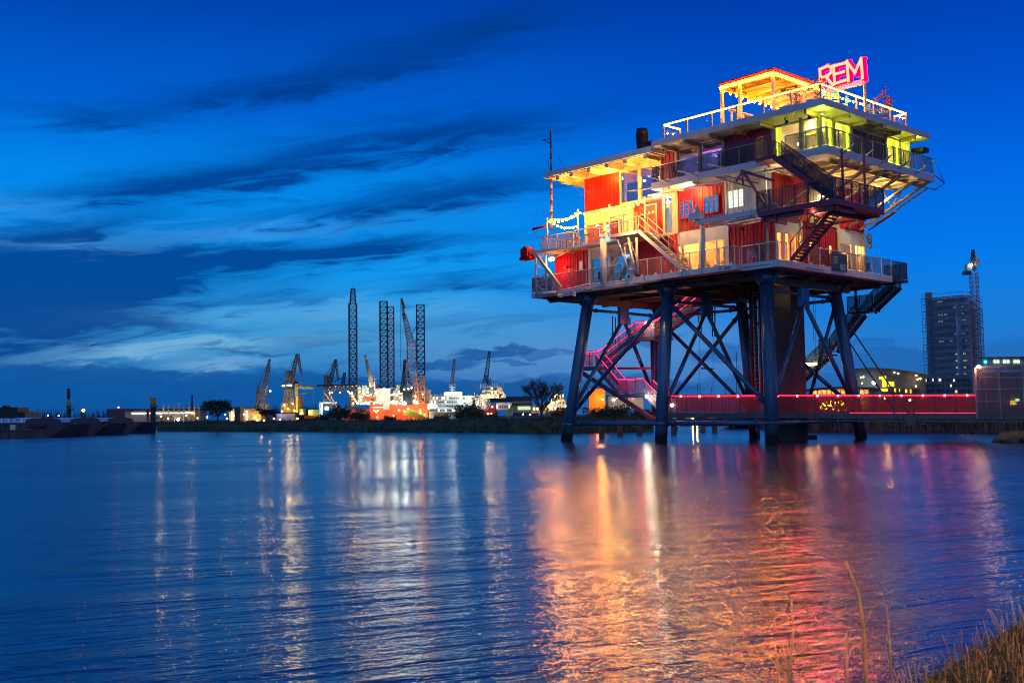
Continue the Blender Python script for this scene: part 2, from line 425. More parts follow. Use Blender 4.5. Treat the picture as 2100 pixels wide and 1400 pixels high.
# ---- lift shaft with pipes and caged ladder
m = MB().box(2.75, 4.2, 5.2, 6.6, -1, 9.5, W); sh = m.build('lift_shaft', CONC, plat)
m = MB()
for z in range(1, 9): m.box(2.73, 4.22, 5.18, 6.62, z + .0, z + .03, W)
m.build('shaft_joint', UNDER, sh)
m = MB()
for k, u in enumerate((5.0, 5.35, 5.7, 6.0)): m.tube(W(u, 5.7, 2.2), W(u, 5.7, 9.5), .11 if k % 2 else .15, None, 10)
m.tube(W(4.75, 5.4, -1), W(4.75, 5.4, 9.5), .22, None, 12)
m.build('riser_pipe', UNDER, sh)
m = MB()
for k in range(26):
    z = 2.4 + k * .27; m.tube(W(5.05, 5.2, z), W(5.45, 5.2, z), .02, None, 5)
for u in (5.05, 5.45): m.tube(W(u, 5.2, 2.2), W(u, 5.2, 9.5), .03, None, 6)
for k in range(7):
    z = 3 + k * 1.0
    m.path([W(5.25 + .4 * math.cos(t), 5.15 - .5 * math.sin(t), z) for t in [math.pi * q / 6 for q in range(7)]], .018, 4)
m.build('ladder', GALV, sh)

# ---- main deck
m = MB()
m.box(0, 2.56, 0, 12.35, ZB, ZD, W); m.box(2.56, 10.28, -.5, 12.35, ZB + .05, ZD, W); m.box(10.28, 19.95, -.02, 12.35, ZB - .02, ZD - .06, W)
deck = m.build('deck', WHITE, plat)
m = MB()                                               # dark girder grid below
m.box(.5, 19.4, .5, 11.9, 9.62, 9.69, W)
for u in (1.0, 2.9, 5.4, 7.9, 10.4, 12.9, 15.4, 17.6, 19.0): m.box(u - .04, u + .04, .6, 12.0, 9.46, 9.62, W)
for v in (1.0, 4.0, 6.3, 8.7, 11.8): m.box(.5, 19.2, v - .06, v + .06, 9.36, 9.6, W)
for u in (1.5, 8.75, 15.5): m.box(u - .14, u + .14, .4, 9.6, 8.98, 9.4, W)
m.build('deck_girders', UNDER, plat)
m = MB()
m.box(2.9, 3.3, -.53, -.5, 9.86, 10.0, W); m.box(.6, 2.4, -.03, 0, 9.88, 9.92, W)
m.box(-.03, 0, 2.6, 4.6, 9.82, 9.86, W)
for u in (3.6, 4.9, 6.4, 7.9, 9.3): m.box(u, u + .05, -.52, -.5, 9.78, 10.05, W)
m.build('fascia_joint', GALV, deck)
m = MB()                                               # pipes and hooks along the recessed left edge
m.path([W(19.0, -.2, 9.93), W(17.5, -.2, 9.95), W(15.8, -.22, 10.0), W(14.5, -.2, 10.12), W(12.5, -.2, 10.02), W(10.6, -.2, 10.08)], .045)
m.path([W(18.6, -.25, 9.85), W(16, -.25, 9.83), W(14.2, -.25, 9.93), W(11, -.25, 9.9)], .03)
m.tube(W(18.6, -.3, 9.82), W(17.3, -.3, 9.86), .09)
m.box(15.4, 17.0, -.45, -.35, 9.5, 9.58, W); m.box(15.4, 15.5, -.5, -.3, 9.4, 9.75, W); m.box(16.9, 17.0, -.45, -.0, 9.5, 9.75, W)
m.box(14.2, 14.5, -.6, -.05, 9.72, 9.8, W); m.box(11.6, 12.6, -.5, -.4, 9.78, 9.86, W)
m.build('edge_pipe', WHITE, deck)
# deck railings
NP = 1.02
railing([W(19.9, .02, ZD), W(19.9, 3.0, ZD)], NP, GALV, deck, netm=NET_B)
railing([W(19.9, .05, ZD - .06), W(18.0, .05, ZD - .06)], NP, GALV, deck, netm=NET_B)
railing([W(17.9, .05, ZD), W(11.6, .05, ZD)], NP, CREAM, deck, step=1.8, netm=NET_L)
railing([W(10.2, -.42, ZD), W(2.64, -.42, ZD), W(2.64, .06, ZD)], NP, WHITE, deck, step=1.1, netm=NET_L)
railing([W(2.5, .06, ZD), W(.06, .06, ZD), W(.06, .9, ZD)], NP, WHITE, deck, step=1.1, netm=NET_L)
railing([W(.06, 3.1, ZD), W(.06, 12.3, ZD)], NP, WHITE, deck, step=1.2, netm=NET_D)
m = MB()
for u in (9.6, 8.5, 7.3, 6.2, 5.1, 4.0, 2.9): m.prism([W(u - .13, -.44, ZD), W(u + .13, -.44, ZD), W(u + .04, -.44, ZD + .14), W(u - .04, -.44, ZD + .14)], DV * .06)
for v in (3.4, 4.6, 5.8, 7.1, 8.3, 9.6, 10.8): m.prism([W(.05, v - .12, ZD), W(.05, v + .12, ZD), W(.05, v + .04, ZD + .12), W(.05, v - .04, ZD + .12)], DU * .05)
m.build('post_foot', WHITE, deck)
# right end landing and its stair down to the footbridge
m = MB().box(-.1, 1.6, 12.35, 14.15, 9.78, 9.95, W); land = m.build('stair_landing', DGREY, plat)
railing([W(-.05, 12.35, 9.95), W(-.05, 14.1, 9.95), W(1.5, 14.1, 9.95)], 1.1, DGREY, land, netm=NET_B, step=.9)
railing([W(1.6, 12.4, ZD), W(3.6, 12.4, ZD)], 1.0, DGREY, land, netm=NET_B, step=1.0)
vS = 13.2; wS = DV * .95
def seg(p, q, steps, **k): return stair(onW(*p, v=vS), onW(*q, v=vS), wS, DGREY, plat, steps, netm=NET_B, **k)
seg((1832, 588), (1778, 640), 13); seg((1760, 646), (1702, 722), 17); seg((1690, 730), (1600, 812), 20)
for (x0, x1, y) in ((1738, 1790, 640), (1680, 1702, 727)):
    a, b = on(x0, y, v=vS), on(x1, y, v=vS)
    q = MB().box(b[0], a[0], vS, vS + .95, a[2] - .1, a[2], W).build('landing', DGREY, plat)
    railing([W(b[0], vS, a[2]), W(a[0], vS, a[2])], 1.0, DGREY, q, netm=NET_B, step=.8)
a = on(1756, 640, v=vS); MB().tube(W(a[0], vS, a[2]), W(a[0], vS, 9.7), .09).build('hanger', UNDER, plat)

# ------------------------------------------------------------------ facades
def FL(vp):  # long left face, d grows inward
    return lambda a, d, z: W(a, vp + d, z)
def FR(up):
    return lambda a, d, z: W(up + d, a, z)
def panel(F, a0, a1, z0, z1, mt=None, ribs=True, name='wall_panel', d=0.0):
    m = MB().box(a0 + .003, a1 - .003, d, d + .09, z0, z1, F)
    o = m.build(name, mt or RED, plat)
    if ribs:
        g = MB()
        for a in (a0 + .09, a1 - .09): g.box(a - .075, a + .075, d - .05, d - .002, z0 + .003, z1 - .003, F)
        n = int((a1 - a0) / .28)
        for k in range(1, n):
            a = a0 + (a1 - a0) * k / n; g.box(a - .05, a + .05, d - .028, d - .002, z0 + .1, z1 - .1, F)
        g.box(a0 + .17, a1 - .17, d - .04, d - .002, z1 - .1, z1 - .003, F); g.box(a0 + .17, a1 - .17, d - .04, d - .002, z0 + .003, z0 + .1, F)
        g.build('container_rib', mt or RED, o)
    return o
def window(F, a0, a1, z0, z1, gl, fm=None, mull=(), trans=(), fw_=.12, blind=None, d=0.0, name='window', prow=.05):
    fm = fm or WHITE; fr = MB()
    fr.box(a0 + .003, a0 + fw_, d - prow, d + .09, z0, z1, F); fr.box(a1 - fw_, a1 - .003, d - prow, d + .09, z0, z1, F)
    fr.box(a0 + fw_, a1 - fw_, d - prow + .003, d + .088, z1 - fw_, z1 - .002, F); fr.box(a0 + fw_, a1 - fw_, d - prow + .003, d + .088, z0 + .002, z0 + fw_ * .8, F)
    for q in mull: fr.box(q - .05, q + .05, d - prow + .006, d + .085, z0 + fw_ * .8, z1 - fw_, F)
    for q in trans: fr.box(a0 + fw_, a1 - fw_, d - prow + .01, d + .08, q - .04, q + .04, F)
    o = fr.build(name, fm, plat)
    MB().box(a0 + fw_, a1 - fw_, d + .03, d + .042, z0 + fw_ * .8, z1 - fw_, F).build('pane', gl, o)
    if blind: MB().box(a0 + fw_ + .02, a1 - fw_ - .02, d + .12, d + .14, z1 - fw_ - blind[0], z1 - fw_, F).build('blind', blind[1], o)
    return o
def lintel(F, a0, a1, z0, z1, mt=None, name='lintel', pr=.04):
    m = MB().box(a0, a1, -pr, .09, z0, z1, F); g = z0
    while g + .3 < z1: g += .22; m.box(a0 + .02, a1 - .02, -pr - .012, -pr - .002, g, g + .03, F)
    return m.build(name, mt or WHITE, plat)
# level one, long side (z 10.1 - 12.75)
F1 = FL(VC); zt = 12.72
panel(F1, 17.1, 19.1, ZD, zt); panel(F1, 15.75, 17.1, ZD, zt)
lintel(F1, 12.05, 15.75, 12.1, zt); window(F1, 13.95, 15.75, ZD, 12.1, G_SKY); window(F1, 12.05, 13.95, ZD, 12.1, G_SKY)
panel(F1, 9.9, 12.05, ZD, zt); panel(F1, 8.45, 9.9, ZD, zt)
MB().tube(W(8.35, VC - .1, ZD), W(8.35, VC - .1, 12.75), .13, None, 14).build('corner_post', REDH, plat)
lintel(F1, 4.55, 8.22, 12.1, zt + .1); window(F1, 6.42, 8.22, ZD, 12.1, G_WARM); window(F1, 4.55, 6.42, ZD, 12.1, G_WARM, mull=(5.3,))
panel(F1, 2.86, 4.55, ZD, zt); panel(F1, 1.2, 2.86, ZD, zt)
each([MB().box(a - .13, a + .13, -.1, -.052, ZD, zt, F1) for a in (12.05, 13.95, 15.75, 4.5, 6.42, 8.2)], 'white_post', WHITE, plat)
# level one, short side
F1R = FR(UC)
window(F1R, 1.5, 2.3, ZD, 12.1, G_WARM); window(F1R, 2.3, 4.1, ZD, 12.1, G_WARM, mull=(3.0,)); lintel(F1R, 1.5, 4.1, 12.1, zt)
panel(F1R, 4.1, 6.2, ZD, zt); panel(F1R, 6.2, 8.2, ZD, zt)
window(F1R, 8.2, 9.9, ZD, 12.1, G_WARM, blind=(.5, INT)); window(F1R, 9.9, 11.2, ZD, 12.1, G_WARM, mull=(10.3,)); lintel(F1R, 8.2, 11.2, 12.1, zt)
for a in (5.0, 7.1): MB().box(a, a + .14, -.06, -.01, 11.2, 11.65, F1R).build('wall_lamp', E_WROOM, plat)
# level two
F2 = FL(VC); z0, z1 = 12.85, 15.4
lintel(F2, 11.83, 16.2, 14.45, 15.28, CREAM)
window(F2, 14.4, 16.2, z0, 14.45, G_WARM, CREAM); window(F2, 11.83, 14.4, z0, 14.45, G_WARM, CREAM, mull=(13.1,))
panel(F2, 9.4, 11.83, z0, 15.1)
dr = MB().box(9.95, 10.75, -.03, .0, 12.9, 14.85, F2); do_ = dr.build('door', DRED, plat)
MB().box(9.88, 9.95, -.06, .02, 12.88, 14.95, F2).box(10.75, 10.82, -.06, .02, 12.88, 14.95, F2).box(9.95, 10.75, -.06, .02, 14.86, 14.95, F2).build('door_frame', CREAM, do_)
MB().box(10.1, 10.6, -.035, -.031, 13.9, 14.7, F2).build('door_pane', G_WARM, do_)
MB().tube(F2(10.05, -.1, 13.8), F2(10.05, -.1, 14.0), .02).build('handle', GALV, do_)
window(F2, 8.45, 9.4, z0 - .1, z1, G_PURP, CREAM, fw_=.2)
MB().box(8.15, 8.45, -.12, .08, z0 - .1, z1 - .02, F2).build('white_post', CREAM, plat)
panel(F2, 6.45, 8.15, z0 - .05, z1, RED); panel(F2, 4.63, 6.45, z0 - .05, z1, RED); panel(F2, 1.38, 4.63, z0 - .05, z1, WHITE)
def triple(F, a0, a1, z0, z1, gl, fm):
    m = MB(); m.box(a0, a1, -.12, -.052, z0, z0 + .05, F); m.box(a0, a1, -.12, -.052, z1 - .05, z1, F)
    w = (a1 - a0) / 3
    for k in range(4): m.box(a0 + w * k - .035, a0 + w * k + .035, -.125, -.05, z0, z1, F)
    o = m.build('window', fm, plat)
    MB().box(a0 + .03, a1 - .03, -.09, -.06, z0 + .05, z1 - .05, F).build('pane', gl, o)
    b = MB()
    for k in range(3):
        for j in range(3):
            zz = z0 + (z1 - z0) * (j + .8) / 3.6; b.tube(F(a0 + w * k + .08, -.1, zz), F(a0 + w * (k + 1) - .1, -.1, zz + random.uniform(-.12, .12)), .012, None, 4)
    b.build('glazing_bar', GALV, o); return o
G_DAY = glass('daylight window glass', (.3, .5, .6), .8, .05)
u1 = lambda x, y: on(x, y, v=VC)[0]
triple(F2, u1(1424, 415), u1(1396, 420), 13.62, 14.72, G_DAY, REDH); triple(F2, u1(1475, 405), u1(1445, 410), 13.65, 14.75, G_DAY, RED)
w3 = triple(F2, u1(1527, 395), u1(1495, 400), 13.7, 14.8, E_WHITEW, WHITE)
F2R = FR(UC)
panel(F2R, 1.5, 3.6, z0, z1); panel(F2R, 3.6, 5.0, z0, z1, RED); panel(F2R, 5.0, 8.3, z0, z1, CREAM); panel(F2R, 8.3, 11.2, z0, z1)
lintel(F2R, 8.0, 11.2, zt + .02, zt + .12)
# level three
F3 = FL(VC)
panel(F3, 14.45, 16.15, 15.28, 17.5, REDH); panel(F3, 12.98, 14.45, 15.28, 17.5, REDH)  # lamplight on these two panels is put into a brighter red
window(F3, 11.28, 12.98, 15.28, 17.5, G_PURP, CREAM, blind=(.75, WOOD)); window(F3, 9.45, 11.28, 15.28, 17.5, G_PURP, CREAM, blind=(.55, WOOD))
lintel(F3, 9.45, 16.15, 17.5, 17.8, CREAM)
PURP = mat('purple container paint', (.30, .035, .10), .5, 0, .2, .7, .12)
panel(F3, 8.2, 9.45, Z3B, ZR, PURP)
window(F3, 6.4, 8.2, Z3, ZR - .05, G_PURP, CREAM, blind=(.28, WOOD), trans=(17.55,)); window(F3, 4.6, 6.4, Z3, ZR - .05, G_PURP, CREAM, blind=(.28, WOOD), trans=(17.55,))
panel(F3, 2.8, 4.6, Z3, ZR, PURP); panel(F3, 1.12, 2.8, Z3, ZR, PURP)
window(F3, -.75, 1.1, Z3, ZR - .05, G_WARM, WHITE, fw_=.16); window(F3, -1.95, -.75, Z3, ZR - .05, G_WARM, WHITE, fw_=.14)
F3R = FR(UC3)
window(F3R, 1.5, 2.75, Z3, ZR - .05, G_WARM, WHITE); window(F3R, 2.75, 4.6, Z3, ZR - .05, G_WARM, WHITE, fw_=.15)
BRWN = mat('brown red panel', (.16, .03, .04), .5, 0, .25, .7, .1)
panel(F3R, 4.6, 6.35, Z3, ZR - .3, BRWN); panel(F3R, 6.35, 8.45, Z3, ZR - .3, BRWN); lintel(F3R, 4.6, 8.45, ZR - .3, ZR)
window(F3R, 8.45, 10.2, Z3, ZR - .05, G_WARM, WHITE, fw_=.12); window(F3R, 10.2, 11.2, Z3, ZR - .05, G_WARM, WHITE, fw_=.12)
for a, F in ((1.1, F3), (-1.92, F3), (-.75, F3), (4.6, F3R), (2.75, F3R), (8.45, F3R), (10.2, F3R), (11.15, F3R)): MB().box(a - .1, a + .1, -.12, -.053, Z3, ZR - .01, F).build('white_post', CREAM, plat)
for a in (9.45, 8.2, 6.4, 4.6): MB().box(a - .09, a + .09, -.12, -.053, Z3, ZR - .01, F3).build('white_post', CREAM, plat)
# yellow neon tubes on the restaurant windows
for a in (.98, -.6, -1.75): MB().tube(F3(a, .12, Z3 + .15), F3(a, .12, ZR - .2), .045, None, 8).build('neon_tube', E_YEL, plat)
for a in (1.65, 2.6, 2.95, 4.4, 8.6, 10.05, 10.35): MB().tube(F3R(a, .12, Z3 + .15), F3R(a, .12, ZR - .2), .045, None, 8).build('neon_tube', E_YEL, plat)
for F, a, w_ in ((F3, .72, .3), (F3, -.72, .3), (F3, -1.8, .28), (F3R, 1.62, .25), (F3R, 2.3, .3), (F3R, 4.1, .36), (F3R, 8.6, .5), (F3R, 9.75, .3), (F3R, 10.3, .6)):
    MB().box(a, a + w_, .2, .24, Z3 + .1, ZR - .2, F).build('glow_jamb', E_YELP, plat)  # jambs give off the yellow themselves instead of catching the neon light
# far walls, floors and room cores (hollow rooms behind the glass)
m = MB()
m.box(UC, 19.1, VE - .1, VE, ZD, 12.75, W); m.box(19.0, 19.1, VC + .1, VE - .1, ZD, 12.75, W); m.box(16.1, 16.2, VC + .1, VE - .1, 12.86, 17.8, W); m.box(UC, 16.1, VE - .1, VE, 12.86, 15.4, W)
m.box(UC3, 16.1, VE - .1, VE, 15.46, ZR, W)
m.build('rear_wall', RED, plat)
m = MB(); m.box(UC + .1, 19.0, VC + .1, VE - .1, 12.6, 12.84, W); m.box(UC + .1, 16.1, VC + .1, VE - .1, 15.26, 15.44, W); m.build('floor_slab', INT, plat)
m = MB(); m.box(3.0, 19.0, 5.5, 5.6, ZD, 12.6, W); m.box(3.0, 3.1, 5.6, 11.0, ZD, 12.6, W); m.box(8.6, 8.7, 1.7, 5.5, ZD, 12.6, W); m.box(1.5, 16.0, 4.6, 4.7, 12.85, 15.25, W)
m.build('inner_wall', INT, plat)
m = MB(); m.box(1.0, 16.0, 5.0, 5.1, 15.5, ZR, W); m.box(1.0, 1.1, 5.1, 11.0, 15.5, ZR, W); m.box(1.8, 1.9, 1.7, 5.0, 15.5, ZR, W); m.build('inner_wall', INTP, plat)
m = MB(); m.box(UC + .12, 18.9, VE - .16, VE - .11, ZD, 12.58, W); m.box(18.9, 18.96, VC + .1, VE - .2, ZD, 12.58, W); m.box(UC3 + .12, 16.0, VE - .16, VE - .11, Z3 + .02, ZR - .02, W); m.box(UC + .1, 16.0, VE - .16, VE - .11, 12.88, 15.2, W)
m.build('room_lining', INT, plat)
for k, (u, v, z) in enumerate(((5.0, 2.4, 11.7), (5.8, 2.9, 11.6), (7.0, 2.5, 11.7), (7.6, 3.2, 11.6), (2.0, 3.4, 11.7), (2.2, 9.2, 11.7), (13.0, 2.6, 11.6), (15.0, 2.4, 14.3), (12.8, 2.6, 14.2), (10.4, 2.5, 16.9), (12.0, 2.8, 16.9), (5.2, 2.6, 17.2), (7.2, 2.4, 17.2), (.2, 2.6, 17.0), (-1.2, 3.3, 17.0), (-.9, 9.2, 17.0))):
    q = MB().ball(W(u, v, z), .09, 8, 5).build('pendant_lamp', E_PEND, plat); MB().tube(W(u, v, z + .1), W(u, v, z + .9), .012, None, 4).build('cord', BLACK, q)
for F, a, z0_, z1_, w_ in ((F1, 4.75, ZD, 12.0, .22), (F1, 6.6, ZD, 12.0, .18), (F1, 7.95, ZD, 12.0, .16), (F1R, 3.8, ZD, 12.0, .2), (F1R, 9.6, ZD, 12.0, .2), (F3, 9.6, 15.4, 17.3, .2), (F3, 11.4, 15.4, 17.3, .18), (F3, 12.6, 15.4, 17.3, .2), (F3, 4.75, Z3, 17.9, .16), (F3, 7.9, Z3, 17.9, .18)):
    MB().box(a, a + w_, .16, .24, z0_, z1_, F).build('curtain', INT, plat)
# room lamps
def ceil_lamp(u0, u1_, v0, v1, z, e, pos=None, c=None, w=0):
    o = MB().box(u0, u1_, v0, v1, z, z + .04, W).build('ceiling_lamp', e, plat)
    if w: plight('lamp_light', W((u0 + u1_) / 2, (v0 + v1) / 2, z - .25), c, w, .2, plat)
warm = (1, .46, .09)
ceil_lamp(4.8, 5.6, 2.6, 3.2, 12.5, E_WROOM, c=warm, w=700); ceil_lamp(6.8, 7.8, 2.6, 3.2, 12.5, E_WROOM, c=warm, w=700)
ceil_lamp(1.9, 2.6, 2.6, 3.6, 12.5, E_WROOM, c=warm, w=700); ceil_lamp(1.7, 2.4, 8.8, 10.6, 12.5, E_WROOM, c=(1, .55, .2), w=520)
ceil_lamp(12.6, 15.4, 3.0, 3.4, 12.5, E_WHITE, c=(.5, .8, 1), w=80)
ceil_lamp(12.2, 13.8, 2.6, 3.4, 15.1, E_TEAL, c=(.2, .9, .9), w=192); ceil_lamp(14.6, 15.8, 2.6, 3.4, 15.1, E_YEL, c=(1, .9, .05), w=192)
ceil_lamp(8.7, 9.2, 2.4, 2.8, 15.1, E_MAG, c=(.6, .3, 1), w=112)
ceil_lamp(10.0, 12.6, 2.9, 3.1, 17.6, E_BLUE, c=(.25, .25, 1), w=144); ceil_lamp(5.0, 8.0, 3.0, 3.15, 17.9, E_MAG, c=(.45, .4, 1), w=128)
ceil_lamp(-1.2, .8, 3.4, 3.5, 17.9, E_MAG, c=(1, .3, .3), w=110); ceil_lamp(-1.5, .9, 4.2, 4.3, 17.9, E_YEL, c=(.9, 1, .1), w=192)
ceil_lamp(-1.2, -.4, 8.8, 10.6, 17.9, E_YEL, c=(.9, 1, .05), w=288); ceil_lamp(-1.4, -.8, 5.2, 7.6, 17.9, E_WROOM, c=(1, .8, .2), w=128)
# ---- gallery of level three
m = MB()
m.box(-3.25, 9.05, .02, VC - .13, Z3B, Z3 - .03, W); m.box(-3.25, UC3 - .13, VC - .13, 11.88, Z3B, Z3 - .03, W)
gal = m.build('gallery', WHITE, plat)
m = MB(); m.box(UC3 - .1, UC - .02, VC, VE, Z3B + .02, Z3B + .12, W); m.build('soffit', SOFFIT, plat)
m = MB()
for v in (2.2, 3.3, 4.4, 5.5, 6.6, 7.7, 8.8, 9.9, 11.0): m.box(-3.2, 1.15, v - .05, v + .05, Z3B - .14, Z3B + .015, W)
for u in (-2.4, -.9, .5): m.box(u - .05, u + .05, 1.6, 11.6, Z3B - .2, Z3B + .012, W)
m.build('soffit_joist', SOFFIT, plat)
m = MB()
for u in (.5, 2.3, 4.1, 5.9, 7.7): m.box(u - .06, u + .06, .1, VC - .1, Z3B - .14, Z3B - .003, W)
m.build('gallery_joist', CREAM, gal)
railing([W(9.0, VC - .3, Z3), W(9.0, .08, Z3), W(1.2, .08, Z3)], .98, GALV, gal, netm=NET_D, step=1.2)
railing([W(-.6, .08, Z3), W(-3.2, .08, Z3), W(-3.2, 11.8, Z3)], .98, GALV, gal, netm=NET_D, step=1.2)
m = MB()                                               # outrigger arms along the gallery
def arm(p, d, s=1.0):
    m = MB()
    q = p + d * .5 + Vector((0, 0, .1)); m.tube(p, q, .05, .05, 6); m.tube(q, p + d * 1.15 * s + Vector((0, 0, .22)), .05, .035, 6); m.build('outrigger', WHITE, gal)
for u in (7.6, 5.4, 3.2): arm(W(u, 0, Z3B + .25), -DV + DU * .5)
for v in (1.6, 3.6, 5.6, 7.6, 9.6): arm(W(-3.25, v, Z3B + .25), -DU * .9 - DV * .5, .9)
m = MB(); m.path([W(9.3, -.2, Z3B + .1), W(10.2, -1.0, Z3B + .0), W(10.6, .6, Z3B + .25), W(9.3, .6, Z3B + .3)], .03); m.build('lifting_frame', GALV, gal)
m = MB(); m.path([W(-3.25, 11.8, Z3), W(-3.3, 13.0, Z3B + .1), W(-2.6, 13.1, Z3B - .2), W(-2.4, 11.9, Z3B - .1)], .035); m.path([W(-3.3, 11.8, Z3 + .9), W(-3.3, 13.0, Z3B + .1)], .025)
m.build('lifting_frame', GALV, gal)
# pipes under the gallery
m = MB(); m.tube(W(9.2, -.1, 15.1), W(-1.6, -.1, 15.1), .06, None, 8)
for u in (8, 5.5, 3, .5): m.tube(W(u, -.1, 15.1), W(u, -.05, 15.45), .025)
m.build('service_pipe', WHITE, gal)
# diagonal struts carrying the overhang
m = MB()
for v in (2.2, 4.4, 6.2, 8.0, 9.8, 11.2):
    MB().tube(W(UC - .15, v - .8, 12.95), W(-3.0, v + .2, Z3B - .05), .1, None, 10).build('strut', CREAM, plat)
for v in (4.0, 8.0, 11.0): MB().tube(W(UC - .1, v, 12.9), W(UC - .1, v, ZD), .09, None, 10).build('strut', CREAM, plat)
m = MB()
for v in (4.4, 8.0, 11.2): m.tube(W(-.9, v - .3, 14.2), W(-.3, v - .3, Z3B - .1), .05, None, 8); m.tube(W(-.9, v - .3, 14.2), W(-.9, v + 1.0, Z3B - .1), .05, None, 8)
m.tube(W(-2.9, 11.6, 15.1), W(.6, 11.6, 13.4), .06)
m.build('strut_tie', CREAM, plat)
m = MB().tube(W(.9, 11.25, 13.0), W(-.6, 11.9, 14.0), .05); m.build('red_stay', DRED, plat)
# ---- roofs
m = MB().box(-3.1, 8.95, 0, 11.85, ZR, ZRT, W).box(8.95, 9.6, 0.5, 11.0, ZR, ZRT - .05, W); roof = m.build('roof', WHITE, plat)
MB().box(-2.9, 8.8, .2, 11.6, ZRT, ZRT + .03, W).build('roof_surface', WOOD, roof)
each([MB().box(u - .08, u + .08, .1, VC - .13, ZR - .24, ZR - .003, W) for u in (-1.9, 1.1, 2.9, 4.7, 6.5, 8.2)] + [MB().box(-3.0, UC3 - .13, v - .08, v + .08, ZR - .24, ZR - .003, W) for v in (2.8, 4.6, 6.4, 8.4, 10.2)], 'roof_bracket', CREAM, roof)
m = MB()
for u in (2.2, 4.2): m.tube(W(u, .9, ZR - .15), W(u + 1.2, .9, ZR - .15), .05)
for v in (5.0, 7.0): m.tube(W(-2.5, v, ZR - .12), W(-2.5, v + 1.2, ZR - .12), .05)
m.build('heater_tube', WOOD, roof)
each([MB().ball(W(u, v + .2, ZR - .22), .12).tube(W(u, v, ZR), W(u, v + .2, ZR - .25), .04) for u, v in ((8.3, .1), (-.2, .7), (-1.6, .8))], 'floodlight', BLACK, roof)
m = MB().box(8.96, 18.65, 0, 11.0, 17.82, 18.2, W); rl = m.build('lower_roof', WHITE, plat)
m = MB(); m.box(9.1, 18.5, .12, 10.8, 17.76, 17.815, W)
for u in (9.6, 11.3, 12.9, 14.5, 16.1, 17.4): m.box(u - .16, u + .16, .15, VC - .1, 17.52, 17.757, W)
m.box(16.3, 18.4, VC, 10.6, 17.6, 17.757, W)
m.build('roof_soffit', SOFFIT, rl)
m = MB()
for u in (10.1, 11.75, 13.35, 14.95): m.box(u, u + .75, .35, VC - .25, 17.735, 17.757, W)
m.build('soffit_grille', WOOD, rl)
m = MB().tube(W(11.6, 2.2, 18.2), W(11.6, 2.2, 18.9), .28, .36, 16).tube(W(11.6, 2.2, 18.9), W(11.6, 2.2, 19.75), .36, .42, 16).tube(W(11.6, 2.2, 19.75), W(11.6, 2.2, 20.15), .42, .34, 16)
m.build('chimney', BLACK, rl)
m = MB().tube(W(10.2, 1.6, 18.25), W(9.9, 1.6, 18.25), .2, None, 12); m.path([W(13.4, .3, 18.24), W(9.1, .3, 18.24)], .03); m.box(9.1, 9.7, .3, 4, 18.2, 18.62, W); m.build('roof_duct', BLACK, rl)
# roof terrace glass balustrade with warm led under the handrail
zr0 = ZRT + .0
def balus(pts, h=.95):
    o = railing(pts, h, CREAM, plat, name='balustrade', step=1.75, r=.04, rr=.03)
    g = MB(); l = MB()
    for a, b in zip(pts, pts[1:]):
        g.hexa([c + w for c in (a, b) for w in (Vector((0, 0, .05)), Vector((0, 0, h * 1.0))) for w in (w, w + Vector((.006, .006, 0)))])
        l.beam(a + Vector((0, 0, h - .05)), b + Vector((0, 0, h - .05)), .05, .05)
    g.build('glass_panel', G_CLEAR, o); l.build('led_strip', E_LED, o)
balus([W(8.2, 1.9, zr0), W(8.2, .3, zr0), W(-2.75, .3, zr0), W(-2.75, 9.6, zr0), W(-2.0, 9.6, zr0)])
for u0, v0, c, w in ((-2.4, 1.0, (1, .6, .25), 70), (-2.3, 4.0, (1, .6, .3), 60), (5.5, 1.2, (1, .6, .3), 30), (-2.3, 7.5, (1, .6, .3), 30)):
    plight('terrace_light', W(u0, v0, zr0 + .8), c, w, .1, plat)
# ---- terrace on level two at the left end
m = MB().box(16.2, 19.3, .3, VE, 12.74, 12.86, W).box(9.2, 16.2, .2, VC - .13, 12.7, 12.84, W); ter = m.build('terrace_floor', WHITE, plat)
railing([W(16.2, .3, 12.86), W(11.3, .3, 12.86)], 1.0, GALV, ter, step=2.3)
railing([W(19.2, VE, 12.86), W(19.2, .35, 12.86), W(16.2, .35, 12.86)], 1.0, CREAM, ter, netm=NET_L, step=1.4)
m = MB(); a = W(19.4, 0, 12.75)
m.beam(W(19.6, -.4, 12.78), W(16.1, .25, 12.78), .14, .2); m.beam(W(19.4, .9, 12.75), W(16.1, .9, 12.72), .12, .18); m.beam(W(19.5, -.3, 12.75), W(16.6, .9, 12.6), .08, .12)
m.beam(W(19.2, -.3, 12.7), W(17.0, -.1, 10.15), .2, .2, up=DV)
m.beam(W(16.2, .3, 12.7), W(19.0, 1.4, 12.55), .08, .14)
m.build('outrigger_beam', CREAM, plat)
m = MB()                                               # red screen wall of the far side of the terrace
m.beam(W(16.2, 6.0, 14.5), W(18.6, 6.0, 14.5), .1, .6)
m.build('red_screen', REDH, plat)
m = MB()                                               # red winch drum on the outrigger
c = W(20.0, -.3, 12.6)
m.hexa([c + DU * a_ + DV * b_ + Vector((0, 0, z)) for a_ in (-.55, .5) for b_ in (-.3, .3) for z in (-.28, -.08)])
m.tube(c + DV * -.3 + Vector((0, 0, .4)), c + DV * .3 + Vector((0, 0, .4)), .24, None, 14); m.tube(c + DU * -.4 + Vector((0, 0, .25)), c + DU * .4 + Vector((0, 0, .25)), .12, None, 10)
for s_ in (-.3, .3): m.hexa([c + DU * a_ + DV * (s_ + b_) + Vector((0, 0, z)) for a_ in (-.35, .35) for b_ in (-.03, .03) for z in (-.08, .5)])
m.build('winch', REDH, plat)
m = MB()                                               # white lattice ladder mast below the outrigger
a0, b0 = (19.35, -.12), (18.35, -.12)
